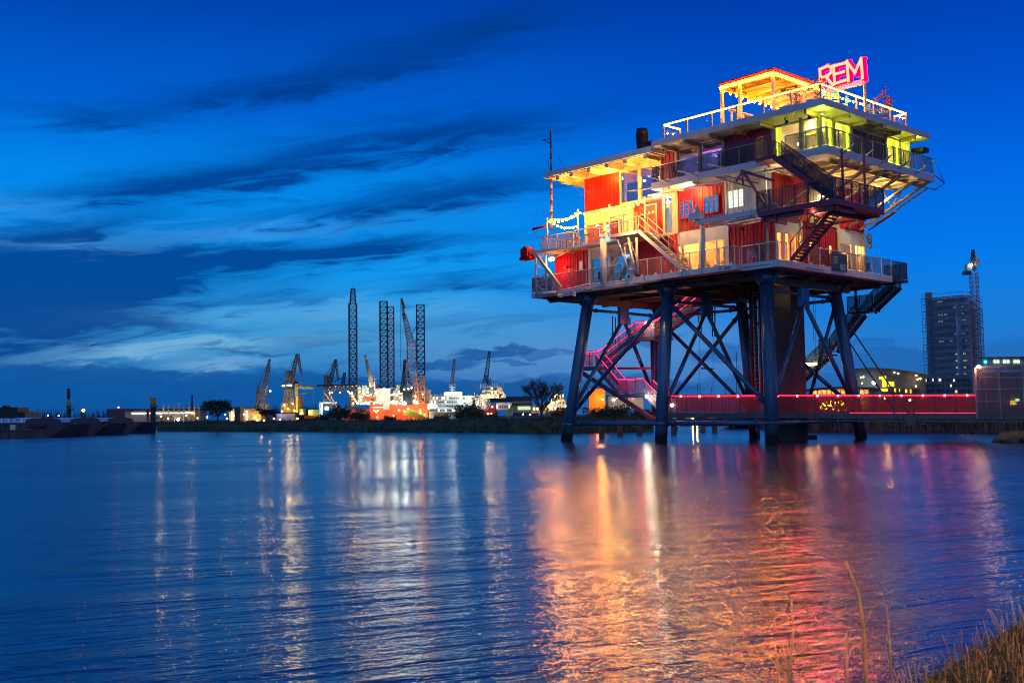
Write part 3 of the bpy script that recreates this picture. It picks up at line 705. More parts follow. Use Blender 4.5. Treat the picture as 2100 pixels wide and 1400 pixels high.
for (u, v) in (a0, b0): m.tube(W(u, v, 9.75), W(u, v, 12.7), .07, None, 8)
zs = [9.9, 10.2, 10.5, 10.8, 11.15]
for z in zs: m.tube(W(19.35, -.12, z), W(18.35, -.12, z), .03, None, 5)
for k in range(4):
    z = 9.9 + k * .7; m.tube(W(19.35 if k % 2 else 18.35, -.12, z), W(18.35 if k % 2 else 19.35, -.12, z + .7), .03, None, 5)
m.build('lattice_ladder', WHITE, plat)
# tall white post with fork head, crane tripod under the cage landing
m = MB().tube(W(13.1, -.1, ZD - .1), W(13.05, -.1, 12.9), .2, None, 16).tube(W(13.05, -.1, 12.9), W(13.3, -.1, 13.15), .12).tube(W(13.05, -.1, 12.9), W(12.8, -.1, 13.15), .12); m.build('king_post', WHITE, plat)
m = MB(); 
m.tube(onW(1262, 480, v=-.5), onW(1292, 560, v=-.5), .055); m.tube(onW(1286, 477, v=-.5), onW(1303, 560, v=-.5), .075); m.tube(onW(1277, 505, v=-.5), onW(1290, 495, v=-.5), .04)
m.tube(onW(1281, 505, v=-.45), onW(1285, 560, v=-.45), .035); m.tube(onW(1286, 530, v=-.5), onW(1300, 530, v=-.5), .03); m.tube(onW(1292, 552, v=-.5), onW(1304, 552, v=-.5), .04)
m.tube(onW(1305, 488, v=-.5), onW(1308, 563, v=-.5), .08); m.tube(onW(1292, 490, v=-.2), onW(1310, 545, v=-.2), .03)
m.build('crane_tripod', WHITE, plat)
# diagonal yellow lit brace seen behind the windows
MB().beam(W(12.3, .9, 12.6), W(13.8, .9, 10.3), .18, .18).build('raking_brace', CREAM, plat)
# cage landing and stair down to the deck
a = on(1257, 478, v=-.5); b = on(1306, 470, v=-.5)
zc = 12.95
cg = MB().box(b[0] - .2, a[0], -.75, .35, zc - .2, zc, W).build('cage_landing', WHITE, plat)
railing([W(a[0], .3, zc), W(a[0], -.7, zc), W(b[0] - .2, -.7, zc)], 1.1, GALV, cg, step=1.1, mids=1)
railing([W(a[0] - .2, .3, zc), W(b[0] - .2, .3, zc)], 1.1, GALV, cg, step=1.1)
st1 = stair(onW(1310, 474, v=-.6), onW(1397, 552, v=-.6), DV * .85, WHITE, plat, 15, rail_h=.95, smt=CREAM, railm=CREAM, posts=4, sh=.2)
# long spar (horizontal grey davit) with its head and pillar
m = MB(); p = onW(1430, 446, v=-.9); q = onW(1620, 452, u=-.6)
m.beam(p, W(4.6, -.9, on(1480, 450, v=-.9)[2]), .22, .26); m.beam(W(4.9, -.9, 12.72), W(1.0, -.9, 12.75), .2, .3); m.beam(W(1.0, -.9, 12.75), W(-.4, -.5, 12.8), .2, .26)
m.tube(W(4.95, -.3, ZD), W(4.95, -.3, 12.6), .15, None, 14); m.beam(W(4.4, -.35, 12.5), W(1.2, -.35, 12.62), .2, .14)
m.tube(W(-.4, -.3, 12.9), W(-.2, -.3, 12.1), .12); m.ball(W(-.1, -.4, 12.9), .3)
dv_ = m.build('davit', WHITE, plat)
m = MB(); m.hexa([p + DU * a_ + DV * b_ + Vector((0, 0, z)) for a_ in (-.3, .45) for b_ in (-.25, .25) for z in (-.15, .25)]); m.tube(p + Vector((0, 0, .25)), p + Vector((0, 0, .7)), .22, .1, 10)
m.build('davit_head', WHITE, dv_)
m = MB().tube(W(.9, .3, 10.2), W(.9, .3, 15.4), .07); m.build('downpipe', WHITE, plat)
# ---- maroon escape stairs at the near corner
va = -.75
def lv(px, py, v): return onW(px, py, v=v)
# top landing beside the gallery
t0 = on(1549, 325, v=-1.1); t1 = on(1583, 317, v=-1.1); zl = t0[2]
tl = MB().box(t1[0], t0[0], -1.1, .0, zl - .22, zl, W).build('upper_landing', DRED, plat)
railing([W(t0[0], -.05, zl), W(t0[0], -1.08, zl), W(t1[0], -1.08, zl)], 1.1, DRED, tl, netm=NET_D, step=.7)
# middle platform
c = on(1714, 406, v=-1.1); zm = c[2]
l = on(1553, 437, v=-1.1); rr_ = on(1813, 428, u=c[0])
mp_ = MB().box(c[0], l[0], -1.1, .3, zm - .3, zm, W).box(c[0], c[0] + 1.3, .3, rr_[1], zm - .3, zm, W).build('middle_platform', DRED, plat)
railing([W(l[0], .2, zm), W(l[0], -1.08, zm), W(c[0] + .03, -1.08, zm), W(c[0] + .03, rr_[1], zm), W(c[0] + 1.2, rr_[1], zm)], 1.1, DRED, mp_, netm=NET_D, step=.85, r=.035)
m = MB()
for u in (c[0] + .3, c[0] + 2.0, c[0] + 3.8, l[0] - .3): m.box(u - .06, u + .06, -1.0, 1.2, zm - .55, zm - .303, W)
m.box(c[0] + .1, l[0] - .1, -.9, -.75, zm - .55, zm - .31, W); m.box(c[0] + 1.0, c[0] + 1.15, .3, rr_[1] - .2, zm - .55, zm - .31, W)
m.beam(W(l[0] - .2, -.6, zm - .4), W(l[0] + 2.6, 1.3, 12.6), .12); m.beam(W(c[0] + .2, rr_[1] - .2, zm - .4), W(1.0, rr_[1] + .5, 12.4), .12)
m.build('support_beam', DRED, mp_)
stair(lv(1586, 322, -.95), W(c[0] + .25, -.95, zm), DV * .8, DRED, plat, 15, smt=DGREY, netm=NET_D, sh=.28)
stair(onW(1706, 430, v=.15), onW(1622, 533, v=.15), DV * .9, DRED, plat, 15, smt=DGREY, sh=.2)
for u_, v_ in ((c[0] + .1, -.2), (c[0] + .1, 2.0)): MB().tube(W(u_, v_, zm), W(u_, v_, Z3B), .07).build('hanger', DRED, plat)
# maroon bracket truss under the upper landing
m = MB(); A1 = W(4.6, -.4, 15.2)
pts = [lv(1466, 365, -.6), lv(1526, 378, -.6), lv(1548, 395, -.6)]
m.path([lv(1466, 363, -.6), lv(1540, 384, -.6)], .04); m.path([lv(1487, 361, -.6), lv(1556, 376, -.6)], .04)
m.beam(lv(1520, 350, -.6), lv(1590, 372, -.3), .14); m.beam(lv(1524, 352, -.7), lv(1568, 418, -1.0), .12); m.path([lv(1510, 372, -.6), lv(1522, 352, -.6), lv(1524, 378, -.6)], .05)
m.build('bracket_truss', DRED, plat)
# antenna stack on the right wall, lamps
m = MB(); c_ = onW(1783, 495, v=VE); m.tube(onW(1773, 486, v=VE), onW(1788, 486, v=VE), .03); m.tube(onW(1773, 507, v=VE), onW(1785, 507, v=VE), .03)
for dz_ in (-.3, 0, .3): m.ball(c_ + Vector((0, 0, dz_)), .17)
m.tube(c_ + Vector((0, 0, -.5)), c_ + Vector((0, 0, .5)), .06); m.build('antenna', GALV, plat)
m = MB().box(-2.6, -1.8, 11.85, 12.6, 17.5, 17.78, W); m.build('ventilation_box', BLACK, plat)
def lampbar(px0, px1, py, u=None, v=None, e=E_LAMP, w=40, c=(1, .65, .25), r=.09, dz=.0, name='bulkhead_lamp'):
    a, b = onW(px0, py, u=u, v=v), onW(px1, py, u=u, v=v)
    b = Vector((b.x, b.y, a.z)); o = MB().tube(a, b, r, None, 8).build(name, e, plat)
    plight('lamp_light', (a + b) / 2 + Vector((0, 0, -.3)) + dz * Vector((0, -1, 0)), c, w, .12, plat)
lampbar(1398, 1422, 381, v=.7, w=260, c=(1, .72, .2), r=.11, e=emi('gallery lamp', (1, .85, .35), 9))
lampbar(1128, 1134, 532, v=-.1, w=60, r=.13, c=(1, .45, .15))
lampbar(1325, 1335, 352, v=1.9, w=70, r=.10)
lampbar(1676, 1688, 422, v=.4, w=60, r=.06, c=(1, .55, .3)); lampbar(1660, 1672, 423, v=-.9, w=20, r=.04)
lampbar(1340, 1355, 402, v=1.0, w=60, r=.06); lampbar(1680, 1700, 402, u=.9, w=60, r=.07, c=(1, .8, .5))
lampbar(1652, 1675, 747, v=12.6, w=90, r=.09, c=(1, .5, .2)); 
plight('eave_light', W(13.5, .9, 17.2), (1, .40, .05), 480, .15, plat); plight('eave_light', W(16.6, .5, 16.9), (1, .38, .05), 200, .15, plat); plight('eave_light', W(10.5, .4, 16.8), (1, .42, .07), 280, .15, plat)
plight('soffit_light', W(-1.2, 4.5, 14.4), (1, .72, .25), 170, .2, plat); plight('soffit_light', W(-1.2, 9.0, 14.4), (1, .72, .25), 300, .2, plat); plight('soffit_light', W(.2, .4, 14.6), (1, .7, .3), 60, .2, plat)
plight('doorway_light', W(18.3, .9, 11.6), (1, .12, .06), 120, .1, plat)
plight('eave_light', W(-2.6, .6, 17.9), (.85, 1, .05), 45, .1, plat); plight('eave_light', W(-2.7, 10.4, 17.9), (.9, 1, .05), 70, .1, plat)
plight('turquoise_light', W(13.6, .2, 13.4), (.05, 1, .85), 25, .1, plat)
MB().ball(onW(1246, 472, v=.1), .11).ball(onW(1246, 489, v=.1), .11).build('turquoise_lamp', E_TEAL, plat)
plight('stair_light', W(9.6, -1.6, 13.2), (1, .48, .09), 480, .1, plat); plight('leg_light', W(3.2, 4.4, 8.7), (1, .6, .3), 14, .1, plat); plight('leg_light', W(10.5, 5.0, 8.7), (1, .5, .25), 14, .1, plat)
# wall items
m = MB().box(16.35, 16.7, -.1, -.06, 11.35, 12.0, F1).build('notice_board', GALV, plat); MB().box(16.4, 16.65, -.11, -.102, 11.4, 11.95, F1).build('notice_sheet', WHITE, m)
for (u, z) in ((17.85, 11.75), (3.3, 12.4)):
    MB().tube(F1(u, -.08, z), F1(u, -.35, z - .05), .07, .1, 8).build('spotlight', BLACK, plat)

# ------------------------------------------------------------------ things on the platform
def starb(m, c, r=.055): m.ball(c, r, 8, 5)
def string(pts, n, label, name='string_lights', sag=.25, r=.075, w=0, wn=3, lc=(1, .6, .2)):
    root = thing(name, pts[0], label, 'string lights')
    wires = MB(); bl = []
    for a, b in zip(pts, pts[1:]):
        N = 10; q = [a.lerp(b, k / N) - Vector((0, 0, sag * 4 * (k / N) * (1 - k / N))) for k in range(N + 1)]
        wires.path(q, .012, 4)
        k = max(1, round(n * (b - a).length / sum((y - x).length for x, y in zip(pts, pts[1:]))))
        for j in range(k):
            t = (j + .5) / k; bl.append(a.lerp(b, t) - Vector((0, 0, sag * 4 * t * (1 - t) + .08)))
    wires.build('wire', BLACK, root)
    for p in bl: MB().ball(p, r, 8, 5).build('bulb', E_BULB, root)
    if w:
        for j in range(wn): plight('bulb_glow', bl[int((j + .5) * len(bl) / wn)] + Vector((.25, -1.0, -.1)), lc, w, .1, root)
    return root
# terrace bulbs
A_ = onW(1123, 452, v=.35); B_ = onW(1185, 430, v=.35)
string([onW(1123, 450, v=.35), onW(1185, 433, v=.35), onW(1249, 423, v=.3), onW(1322, 407, v=.3)], 22, 'warm bulbs strung low from the mast past the lit wall to the stair', sag=.3, w=130, wn=4)
string([onW(1131, 455, v=3.0), onW(1187, 461, v=3.0)], 7, 'short warm bulb string sagging over the terrace tables', sag=.25, w=45, wn=1)
string([onW(1128, 447, v=5.5), onW(1186, 438, v=5.5)], 8, 'warm bulb string along the far side of the small terrace', sag=.2, w=60, wn=1)
for (px, py, v, zz, lab) in ((1185, 431, .35, 12.86, 'tall cream pole holding bulbs in the middle of the small terrace'), (1122, 448, .35, 12.86, 'tall cream pole holding bulbs at the outer end of the small terrace'),
                         (1249, 421, .3, 12.84, 'thin grey pole holding bulbs in front of the turquoise window'), (1322, 405, .3, 12.84, 'thin pole holding bulbs beside the stair top')):
    p = onW(px, py, v=v); o = MB().tube(Vector((p.x, p.y, zz)), p, .05, None, 8)
    t = thing('light_pole', (p.x, p.y, zz), lab, 'pole', 'poles carrying the terrace bulbs'); o.build('pole', CREAM, t); MB().ball(p, .08).build('cap', CREAM, t)
# mast in red and white bands
mx = thing('signal_mast', W(19.2, .6, 12.86), 'tall thin red and white banded mast with a stay frame at its top', 'mast')
pb, pt = onW(1131.5, 470, v=.6), onW(1129.2, 268, v=.6); n = 17
for k in range(n):
    a, b = pb.lerp(pt, k / n), pb.lerp(pt, (k + 1) / n); r = .095 - .035 * k / n
    MB().tube(a, b, r, r * .98, 12).build('band', (MASTR if k % 2 == 0 else MASTW) if k < 14 else DRED, mx)
m = MB(); tp = onW(1128, 285, v=.6); lt = onW(1113, 287, v=.6); m.path([tp, lt, onW(1128, 294, v=.6)], .03)
m.path([onW(1125, 315, v=.6), onW(1092, 470, v=.6)], .012, 4); m.path([onW(1131, 300, v=.6), onW(1200, 412, v=1.2)], .012, 4); m.path([onW(1125, 330, v=.6), onW(1123, 445, v=.6)], .012, 4)
m.path([onW(1092, 470, v=.6), onW(1115, 515, v=.3)], .012, 4); m.build('stay', BLACK, mx)
MB().tube(onW(1093, 470, v=.5), onW(1121, 463, v=.5), .09, .07).build('boom', REDH, mx)

# sign
sg = thing('neon_sign', W(-1.5, 1.2, ZRT), 'big neon letters REM in cream on red boxes above the roof edge', 'sign')
def strokes(ch):
    if ch == 'R': return [((0, 0), (0, 1)), ((0, 1), (.42, 1)), ((.42, 1), (.6, .88)), ((.6, .88), (.6, .62)), ((.6, .62), (.42, .5)), ((.42, .5), (0, .5)), ((.3, .5), (.66, 0))]
    if ch == 'E': return [((0, 0), (0, 1)), ((0, 1), (.6, 1)), ((0, .52), (.52, .52)), ((0, 0), (.6, 0))]
    return [((0, 0), (0, 1)), ((0, 1), (.42, .35)), ((.42, .35), (.84, 1)), ((.84, 1), (.84, 0))]
# the word hangs in a plane parallel to the long face
vs = 4.2
def SGP(px, py, d=0.0): return onW(px, py, v=vs) + DV * d
corn = {'R': ((1684, 177), (1681.5, 143), (1706, 132), (1708, 175)), 'E': ((1712, 172), (1709.5, 136), (1732, 130), (1734, 165)), 'M': ((1740, 166), (1737, 127), (1766, 121.5), (1769, 160))}
for ch, (bl_, tl_, tr_, br_) in corn.items():
    BL, TL, TR, BR = (SGP(*q) for q in (bl_, tl_, tr_, br_)); w_ = {'R': .66, 'E': .6, 'M': .84}[ch]
    def LP(x, y):
        x /= w_; return (BL * (1 - x) + BR * x) * (1 - y) + (TL * (1 - x) + TR * x) * y
    face, side, back_ = MB(), MB(), MB(); nrm = DV
    for (a, b) in strokes(ch):
        A, B = LP(*a), LP(*b); d = (B - A).normalized(); s_ = d.cross(nrm).normalized() * .074; A2, B2 = A - d * .085, B + d * .085
        face.hexa([c_ + s_ * k + nrm * j for c_ in (A2, B2) for k in (-1, 1) for j in (-.02, .0)])
        side.hexa([c_ + s_ * k * 1.4 + nrm * j for c_ in (A2 - d * .02, B2 + d * .02) for k in (-1, 1) for j in (.004, .3)])
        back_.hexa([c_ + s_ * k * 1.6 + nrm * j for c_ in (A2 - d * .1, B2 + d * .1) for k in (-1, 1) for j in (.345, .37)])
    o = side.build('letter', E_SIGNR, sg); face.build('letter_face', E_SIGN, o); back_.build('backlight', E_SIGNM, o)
m = MB(); m.beam(SGP(1692, 186, .2), SGP(1770, 166, .2), .1, .3); pr = SGP(1768, 162, .25); m.beam(pr, Vector((pr.x, pr.y, ZRT)), .13, .13)
pl = SGP(1690, 184, .25); m.beam(pl, Vector((pl.x, pl.y, ZRT)), .13, .13); m.build('sign_frame', CREAM, sg)
plight('sign_glow', SGP(1726, 150, -1.0), (1, .01, .09), 2000, .5, sg)

# pergola on the roof
pg = thing('pergola', W(2.3, 1.5, ZRT), 'open warm lit pergola with boarded ceiling on the roof terrace', 'pergola')
def pu(px, py, v): return on(px, py, v=v)
pK = on(1585, 150, v=.8); pL = on(1480, 181, v=.8); zp = (pK[2] + pL[2]) / 2
uK, uL, vN, vF = pK[0], pL[0], .8, 6.6
m = MB()
for (u, v) in ((uK, vN), (uL, vN), (uK, vF), (uL, vF), ((uK + uL) / 2 + .5, vN), (uK, 3.9)): m.beam(W(u, v, ZRT), W(u, v, zp), .16, .16, up=DU)
m.build('post', CREAM, pg)
m = MB()
for v in (vN, vF): m.beam(W(uK - .1, v, zp), W(uL + .1, v, zp), .12, .24)
for u in (uK, uL): m.beam(W(u, vN, zp), W(u, vF, zp), .12, .24)
for k in range(1, 5): v = vN + (vF - vN) * k / 5; m.beam(W(uK, v, zp), W(uL, v, zp), .1, .2)
m.build('beam', CREAM, pg)
PBRD = mat('lit timber boards', (.52, .26, .07), .55, 0, .2, 3, .1, stretch=(1, 1, 1))
MB().box(uK, uL, vN, vF, zp + .13, zp + .18, W).build('ceiling', PBRD, pg)
MB().box(uK - .15, uL + .15, vN - .15, vF + .15, zp + .19, zp + .27, W).build('canopy', REDH, pg)
m = MB(); m.box(uK + .2, uL - .2, vF - .1, vF, ZRT + .02, ZRT + 1.5, W); m.box(uL - .05, uL, 2.5, vF - .1, ZRT + .02, ZRT + 1.0, W); m.build('bar_wall', PBRD, pg)
m = MB()
for k in range(9): m.box(uK + .2, uL - .2, vF - .13, vF - .105, ZRT + .1 + k * .16, ZRT + .13 + k * .16, W)
m.build('bar_board', CREAM, pg)
for (u, v) in (((uK + uL) / 2, 2.6), (uK + .8, 5), (uL - .6, 4.6)): plight('pergola_light', W(u, v, zp - .8), (1, .40, .05), 240, .15, pg)
string([W(uL + .1, vN - .12, zp + .05), W(uK - .1, vN - .12, zp + .05)], 17, 'bright bulbs along the front beam of the roof pergola', sag=.03, r=.08)
string([W(uK - .15, vN, zp + .02), W(uK - .15, vF, zp + .02)], 12, 'bright bulbs along the sign side beam of the roof pergola', sag=.05, r=.08)
string([W(uL + .05, vN, zp - .05), W(uL - .1, vF, zp - .15)], 10, 'bright bulbs along the chimney side of the roof pergola', sag=.1, r=.06)
m = thing('bar_rail', W(uL - .3, 1.4, ZRT), 'pale slatted bar counter rail under the left side of the pergola', 'counter')
q = MB()
for k in range(6): q.beam(W(uL - .3, 1.3 + k * .55, ZRT), W(uL - .3, 1.3 + k * .55, ZRT + 1.0), .09, .09, up=DU)
q.build('post', CREAM, m); MB().beam(W(uL - .3, 1.2, ZRT + 1.05), W(uL - .3, 4.2, ZRT + 1.05), .3, .07).build('counter_top', CREAM, m)

# plants
LEAFG = mat('dark green leaves', (.045, .075, .03), .6, 0, .5, 3); LEAFR = mat('reddish leaves', (.20, .06, .05), .6, 0, .4, 3)
LEAFO = mat('dry brown leaves', (.16, .09, .04), .7, 0, .5, 3); TWIG = mat('dark twigs', (.035, .028, .022), .8, 0, .3, 3)
REED = mat('dry reed', (.44, .26, .09), .7, 0, .5, 9); POT = mat('dark pot', (.08, .05, .04), .7)
def leafcloud(m, c, r, n, s, sz=1.0, hollow=.35, rng=random):
    c = Vector(c)
    for _ in range(n):
        d = Vector((rng.gauss(0, 1), rng.gauss(0, 1), rng.gauss(0, 1))); d.normalize(); k = rng.uniform(hollow, 1) ** .6
        p = c + Vector((d.x * r * k, d.y * r * k, d.z * r * k * sz)); a = Vector((rng.gauss(0, 1), rng.gauss(0, 1), rng.gauss(0, 1))).normalized(); b = a.cross(d)
        if b.length < .1: continue
        b.normalize(); q = s * rng.uniform(.6, 1.4); m.face([p - a * q, p + b * q * .45, p + a * q, p - b * q * .45])
def potplant(loc, h, lab, mt, r=.45, spiky=False):
    t = thing('potted_plant', loc, lab, 'plant', 'plants on the platform'); L = Vector(loc)
    MB().tube(L, L + Vector((0, 0, .4)), .2, .26, 12).build('pot', POT, t)
    tw = MB(); fl = MB()
    for k in range(9):
        e = L + Vector((random.uniform(-r, r), random.uniform(-r, r), .4 + h * random.uniform(.5, 1))); tw.tube(L + Vector((0, 0, .35)), e, .02, .008, 4)
        leafcloud(fl, e, .22, 26, .07)
    tw.build('stem', TWIG, t); fl.build('foliage', mt, t, fix=False)
potplant(W(-1.0, .8, ZRT), .8, 'dark bushy potted shrub in front of the pergola by the glass balustrade', LEAFG, .8)
potplant(W(-2.2, .9, ZRT), 1.1, 'feathery grass in a pot right of the dark shrub at the roof corner', LEAFO, .5)
potplant(W(-2.0, 8.6, ZRT), 1.9, 'tall reddish shrub at the far right end of the roof terrace', LEAFR, .5)
potplant(W(-2.3, 7.7, ZRT), .6, 'low dark shrub behind the blue chairs on the roof', LEAFG, .4)
potplant(W(1.5, .55, ZD), .8, 'dark shrub in a pot on the deck beside the foot of the maroon stair', LEAFG, .45)
potplant(W(10.9, .9, 12.9), 1.3, 'tall plant standing beside the door on the terrace level', LEAFO, .4)
# people at rest nowhere: only furniture is seen
BLUEP = mat('blue plastic', (.02, .12, .45), .4); CY = mat('cyan plastic', (.02, .35, .5), .4)
def chair(loc, rz, mt, lab, group, stool=False, nm='chair'):
    t = thing(nm, (0, 0, 0), lab, 'chair', group); hs = .45 if not stool else .72
    MB().box(-.21, .21, -.21, .21, hs - .04, hs).build('seat', mt, t)
    if not stool:
        b = MB()
        for k in range(4): b.box(-.2, .2, .19, .22, hs + .08 + k * .1, hs + .14 + k * .1)
        for s_ in (-.2, .2): b.beam((s_, .2, hs), (s_, .24, hs + .48), .035)
        b.build('backrest', mt, t)
    for sx in (-1, 1):
        for sy in (-1, 1): MB().beam((sx * .19, sy * .19, hs - .04), (sx * .22, sy * .22, 0), .035).build('leg', mt, t)
    t.location = loc; t.rotation_euler = (0, 0, rz); return t
def table(loc, mt, lab, h=.74, w=.7):
    t = thing('table', (0, 0, 0), lab, 'table', 'tables on the platform')
    MB().box(-w / 2, w / 2, -w / 2, w / 2, h - .05, h).build('table_top', mt, t)
    for sx in (-1, 1):
        for sy in (-1, 1): MB().beam((sx * w * .42, sy * w * .42, h - .05), (sx * w * .46, sy * w * .46, 0), .05).build('leg', mt, t)
    t.location = loc; return t
table(W(16.9, .9, 12.86), WOOD, 'wooden high table nearest the pole on the small terrace', 1.0); table(W(14.3, .75, 12.84), WOOD, 'wooden high table in front of the yellow window', 1.0, .6); table(W(17.9, 2.4, 12.86), WOOD, 'wooden table towards the far side of the small terrace', 1.0)
for k, (u, v, lab) in enumerate(((16.4, .8, 'wooden stool right of the table by the terrace pole'), (17.5, .8, 'wooden stool left of the table by the terrace pole'), (15.4, .7, 'wooden stool under the yellow lit window'), (14.9, .8, 'wooden stool left of the table at the yellow window'), (13.7, .8, 'wooden stool beside the turquoise lamps'))):
    chair(W(u, v, 12.86), .3 * k, WOOD, lab, 'stools on the small terrace', True, 'stool')
for k, (u, v, lab) in enumerate(((2.1, .5, 'folding deck chair at the railing bend on the main deck'), (1.35, .9, 'slatted chair left of the deck shrub'), (6.9, .6, 'chair at the foot of the white stair'))):
    chair(W(u, v, ZD), 1.2 * k, WHITE if k == 0 else DGREY, lab, 'chairs on the main deck')
for k, (u, lab) in enumerate(((7.6, 'dark chair at the left end of the upper gallery'), (3.6, 'dark chair on the gallery before the purple wall'), (4.2, 'second dark chair before the purple wall nearer the windows'), (2.9, 'dark chair on the gallery nearest the maroon landing'))):
    chair(W(u, .7, Z3), .9 + k, DGREY, lab, 'chairs on the upper gallery')
for k, (v, lab) in enumerate(((1.6, 'blue chair nearest the roof corner behind the glass'), (2.5, 'blue chair second from the roof corner'), (3.5, 'blue chair before the sign post on the roof'), (5.8, 'blue chair right of the sign post on the roof'), (6.6, 'blue chair between the sign post and the red shrub'))):
    chair(W(-2.2, v, ZRT), 2.2 + k, CY if k < 3 else BLUEP, lab, 'coloured chairs on the roof terrace')
string([W(-2.6, .8, ZRT + .7), W(-2.6, 5.2, ZRT + .75)], 12, 'low warm bulbs between the blue chairs on the roof', sag=.08, r=.05)
string([W(-2.2, 1.4, ZRT + .45), W(-2.2, 5.0, ZRT + .5)], 8, 'inner row of low bulbs behind the blue roof chairs', sag=.08, r=.05)
for k, (u, v, z, lab) in enumerate(((5.5, 2.7, ZD, 'table seen through the warm lower window nearest the white pillar'), (7.3, 2.8, ZD, 'table seen through the warm lower window behind the stair foot'), (6.6, 2.7, Z3, 'table inside the violet lit upper windows'), (.3, 2.7, Z3, 'table inside the pink lit corner restaurant window'))):
    table(W(u, v, z), WOOD, lab)
for k, (u, v, z, lab) in enumerate(((4.9, 2.6, ZD, 'chair inside the warm lower window by the white pillar'), (6.8, 2.9, ZD, 'chair inside the warm lower window behind the stair foot'), (5.8, 2.7, Z3, 'chair inside the right violet upper window'), (7.3, 2.7, Z3, 'chair inside the left violet upper window'), (-.4, 2.8, Z3, 'chair inside the corner restaurant window'), (.9, 2.6, Z3, 'chair inside the restaurant window beside the purple wall'))):
    chair(W(u, v, z), k * 1.1, DGREY, lab, 'chairs inside the lit rooms')
# banner on the deck railing
bn = thing('banner', W(0, 4.9, ZD), 'dark blue banner with pale lettering tied to the deck railing', 'banner')
BB = mat('banner cloth', (.008, .05, .10), .6, 0, .2, 2)
vb0, vb1 = on(1706, 530, u=-.08)[1], on(1737, 540, u=-.08)[1]
zb1 = on(1706, 518, u=-.08)[2]; zb0 = zb1 - 1.0
MB().box(-.1, -.085, vb0, vb1, zb0, zb1, W).build('cloth', BB, bn)
PALE = mat('pale print', (.5, .55, .6), .6)
m = MB()
def word(v0, z, n, w_, h_, g=.02):                      # worn print, too small to read: letters as separate pale strokes
    for k in range(n):
        a = vb0 + v0 + k * (w_ + g)
        if k % 3 == 0: m.box(-.108, -.101, a, a + w_ * .25, z, z + h_, W); m.box(-.108, -.101, a + w_ * .26, a + w_, z + h_ * .75, z + h_, W); m.box(-.108, -.101, a + w_ * .26, a + w_, z, z + h_ * .2, W)
        elif k % 3 == 1: m.box(-.108, -.101, a, a + w_ * .3, z, z + h_, W); m.box(-.108, -.101, a + w_ * .7, a + w_, z, z + h_, W); m.box(-.108, -.101, a + w_ * .31, a + w_ * .69, z + h_ * .4, z + h_ * .6, W)
        else: m.box(-.108, -.101, a + w_ * .35, a + w_ * .65, z, z + h_, W); m.box(-.108, -.101, a, a + w_ * .34, z + h_ * .8, z + h_, W); m.box(-.108, -.101, a + w_ * .66, a + w_, z + h_ * .8, z + h_, W)
word(.12, zb1 - .3, 6, .07, .1); word(.14, zb1 - .46, 5, .07, .1); word(.16, zb1 - .62, 5, .07, .1)
word(.85, zb0 + .22, 2, .14, .18); word(1.24, zb0 + .22, 1, .2, .18); word(.88, zb0 + .03, 4, .12, .16)
m.build('print', PALE, bn)
# life buoy and parasols
LB = thing('life_buoy', W(13.9, .1, ZD + .5), 'small orange lifebuoy case on the deck railing by the white post', 'lifebuoy')
MB().box(13.4, 13.75, .06, .12, ZD + .3, ZD + .75, W).build('case', REDH, LB)

# ------------------------------------------------------------------ footbridge with red lit railing
def brp(px, Y, z):  # point above pixel column px at depth Y
    p = at(px, 850, Y); return Vector((p.x, p.y, z))
bL, bR = brp(1372, 67.5, 0), brp(2260, 59.0, 0)
def BP(t, z, d=0.0):
    dr = (bR - bL).normalized(); n = Vector((-dr.y, dr.x, 0)); p = bL.lerp(bR, t) + n * d; return Vector((p.x, p.y, z - .36 * t))
fb = thing('footbridge', bL, 'long low footbridge with red lit mesh railings running to the shore', 'footbridge')
BST = mat('bridge steel', (.07, .08, .10), .5, .3, .3, 1, .1, spot=(.12, .06, .03), spotk=.4)
m = MB(); m.hexa([BP(t, z, d) for t in (0, 1) for z in (1.42, 1.74) for d in (0, .12)]); m.hexa([BP(t, z, d) for t in (0, 1) for z in (1.42, 1.74) for d in (2.1, 2.22)])
m.hexa([BP(t, z, d) for t in (0, 1) for z in (1.6, 1.68) for d in (.12, 2.1)]); m.hexa([BP(t, z, d) for t in (0, 1) for z in (1.25, 1.33) for d in (.0, .12)])
for k in range(20): m.hexa([BP(k / 20 + q, z, d) for q in (.02, .024) for z in (1.2, 1.42) for d in (.02, 2.1)])
m.build('deck_beam', BST, fb)
TS = .70  # where the low railing gives way to the tall screen
tsc = 0.738
for d in (0.0, 2.2):
    m = MB(); m.beam(BP(0, 2.82, d), BP(tsc, 2.82, d), .05); 
    for k in range(17): m.beam(BP(tsc * k / 16, 1.74, d), BP(tsc * k / 16, 2.84, d), .035 if k % 4 else .07, None, up=(1, 0, 0))
    rl_ = m.build('railing', BST, fb)
    MB().hexa([BP(t, z, d + e) for t in (0, tsc) for z in (1.76, 2.78) for e in (.03, .036)]).build('mesh_panel', NET_R, rl_)
    MB().hexa([BP(t, z, d + (.05 if d == 0 else -.07) + e) for t in (0, tsc) for z in (2.74, 2.79) for e in (0, .03)]).build('led_strip', E_RED, rl_)
    MB().hexa([BP(t, z, d + (.05 if d == 0 else -.07) + e) for t in (.45, tsc) for z in (1.75, 1.765) for e in (0, .02)]).build('led_strip', E_RED, rl_)
for k in range(9):
    plight('rail_light', BP(.04 + k * .083, 2.6, 1.1), (1, .01, .05), 17, .1, fb)
m = MB()
for t in (tsc, .79, .84, .9, .97):
    for d in (0, 2.2): m.beam(BP(t, 1.4, d), BP(t, 4.3, d), .1 if t == tsc else .05, None, up=(1, 0, 0))
for d in (0, 2.2): m.beam(BP(tsc, 4.3, d), BP(1, 4.6, d), .08)
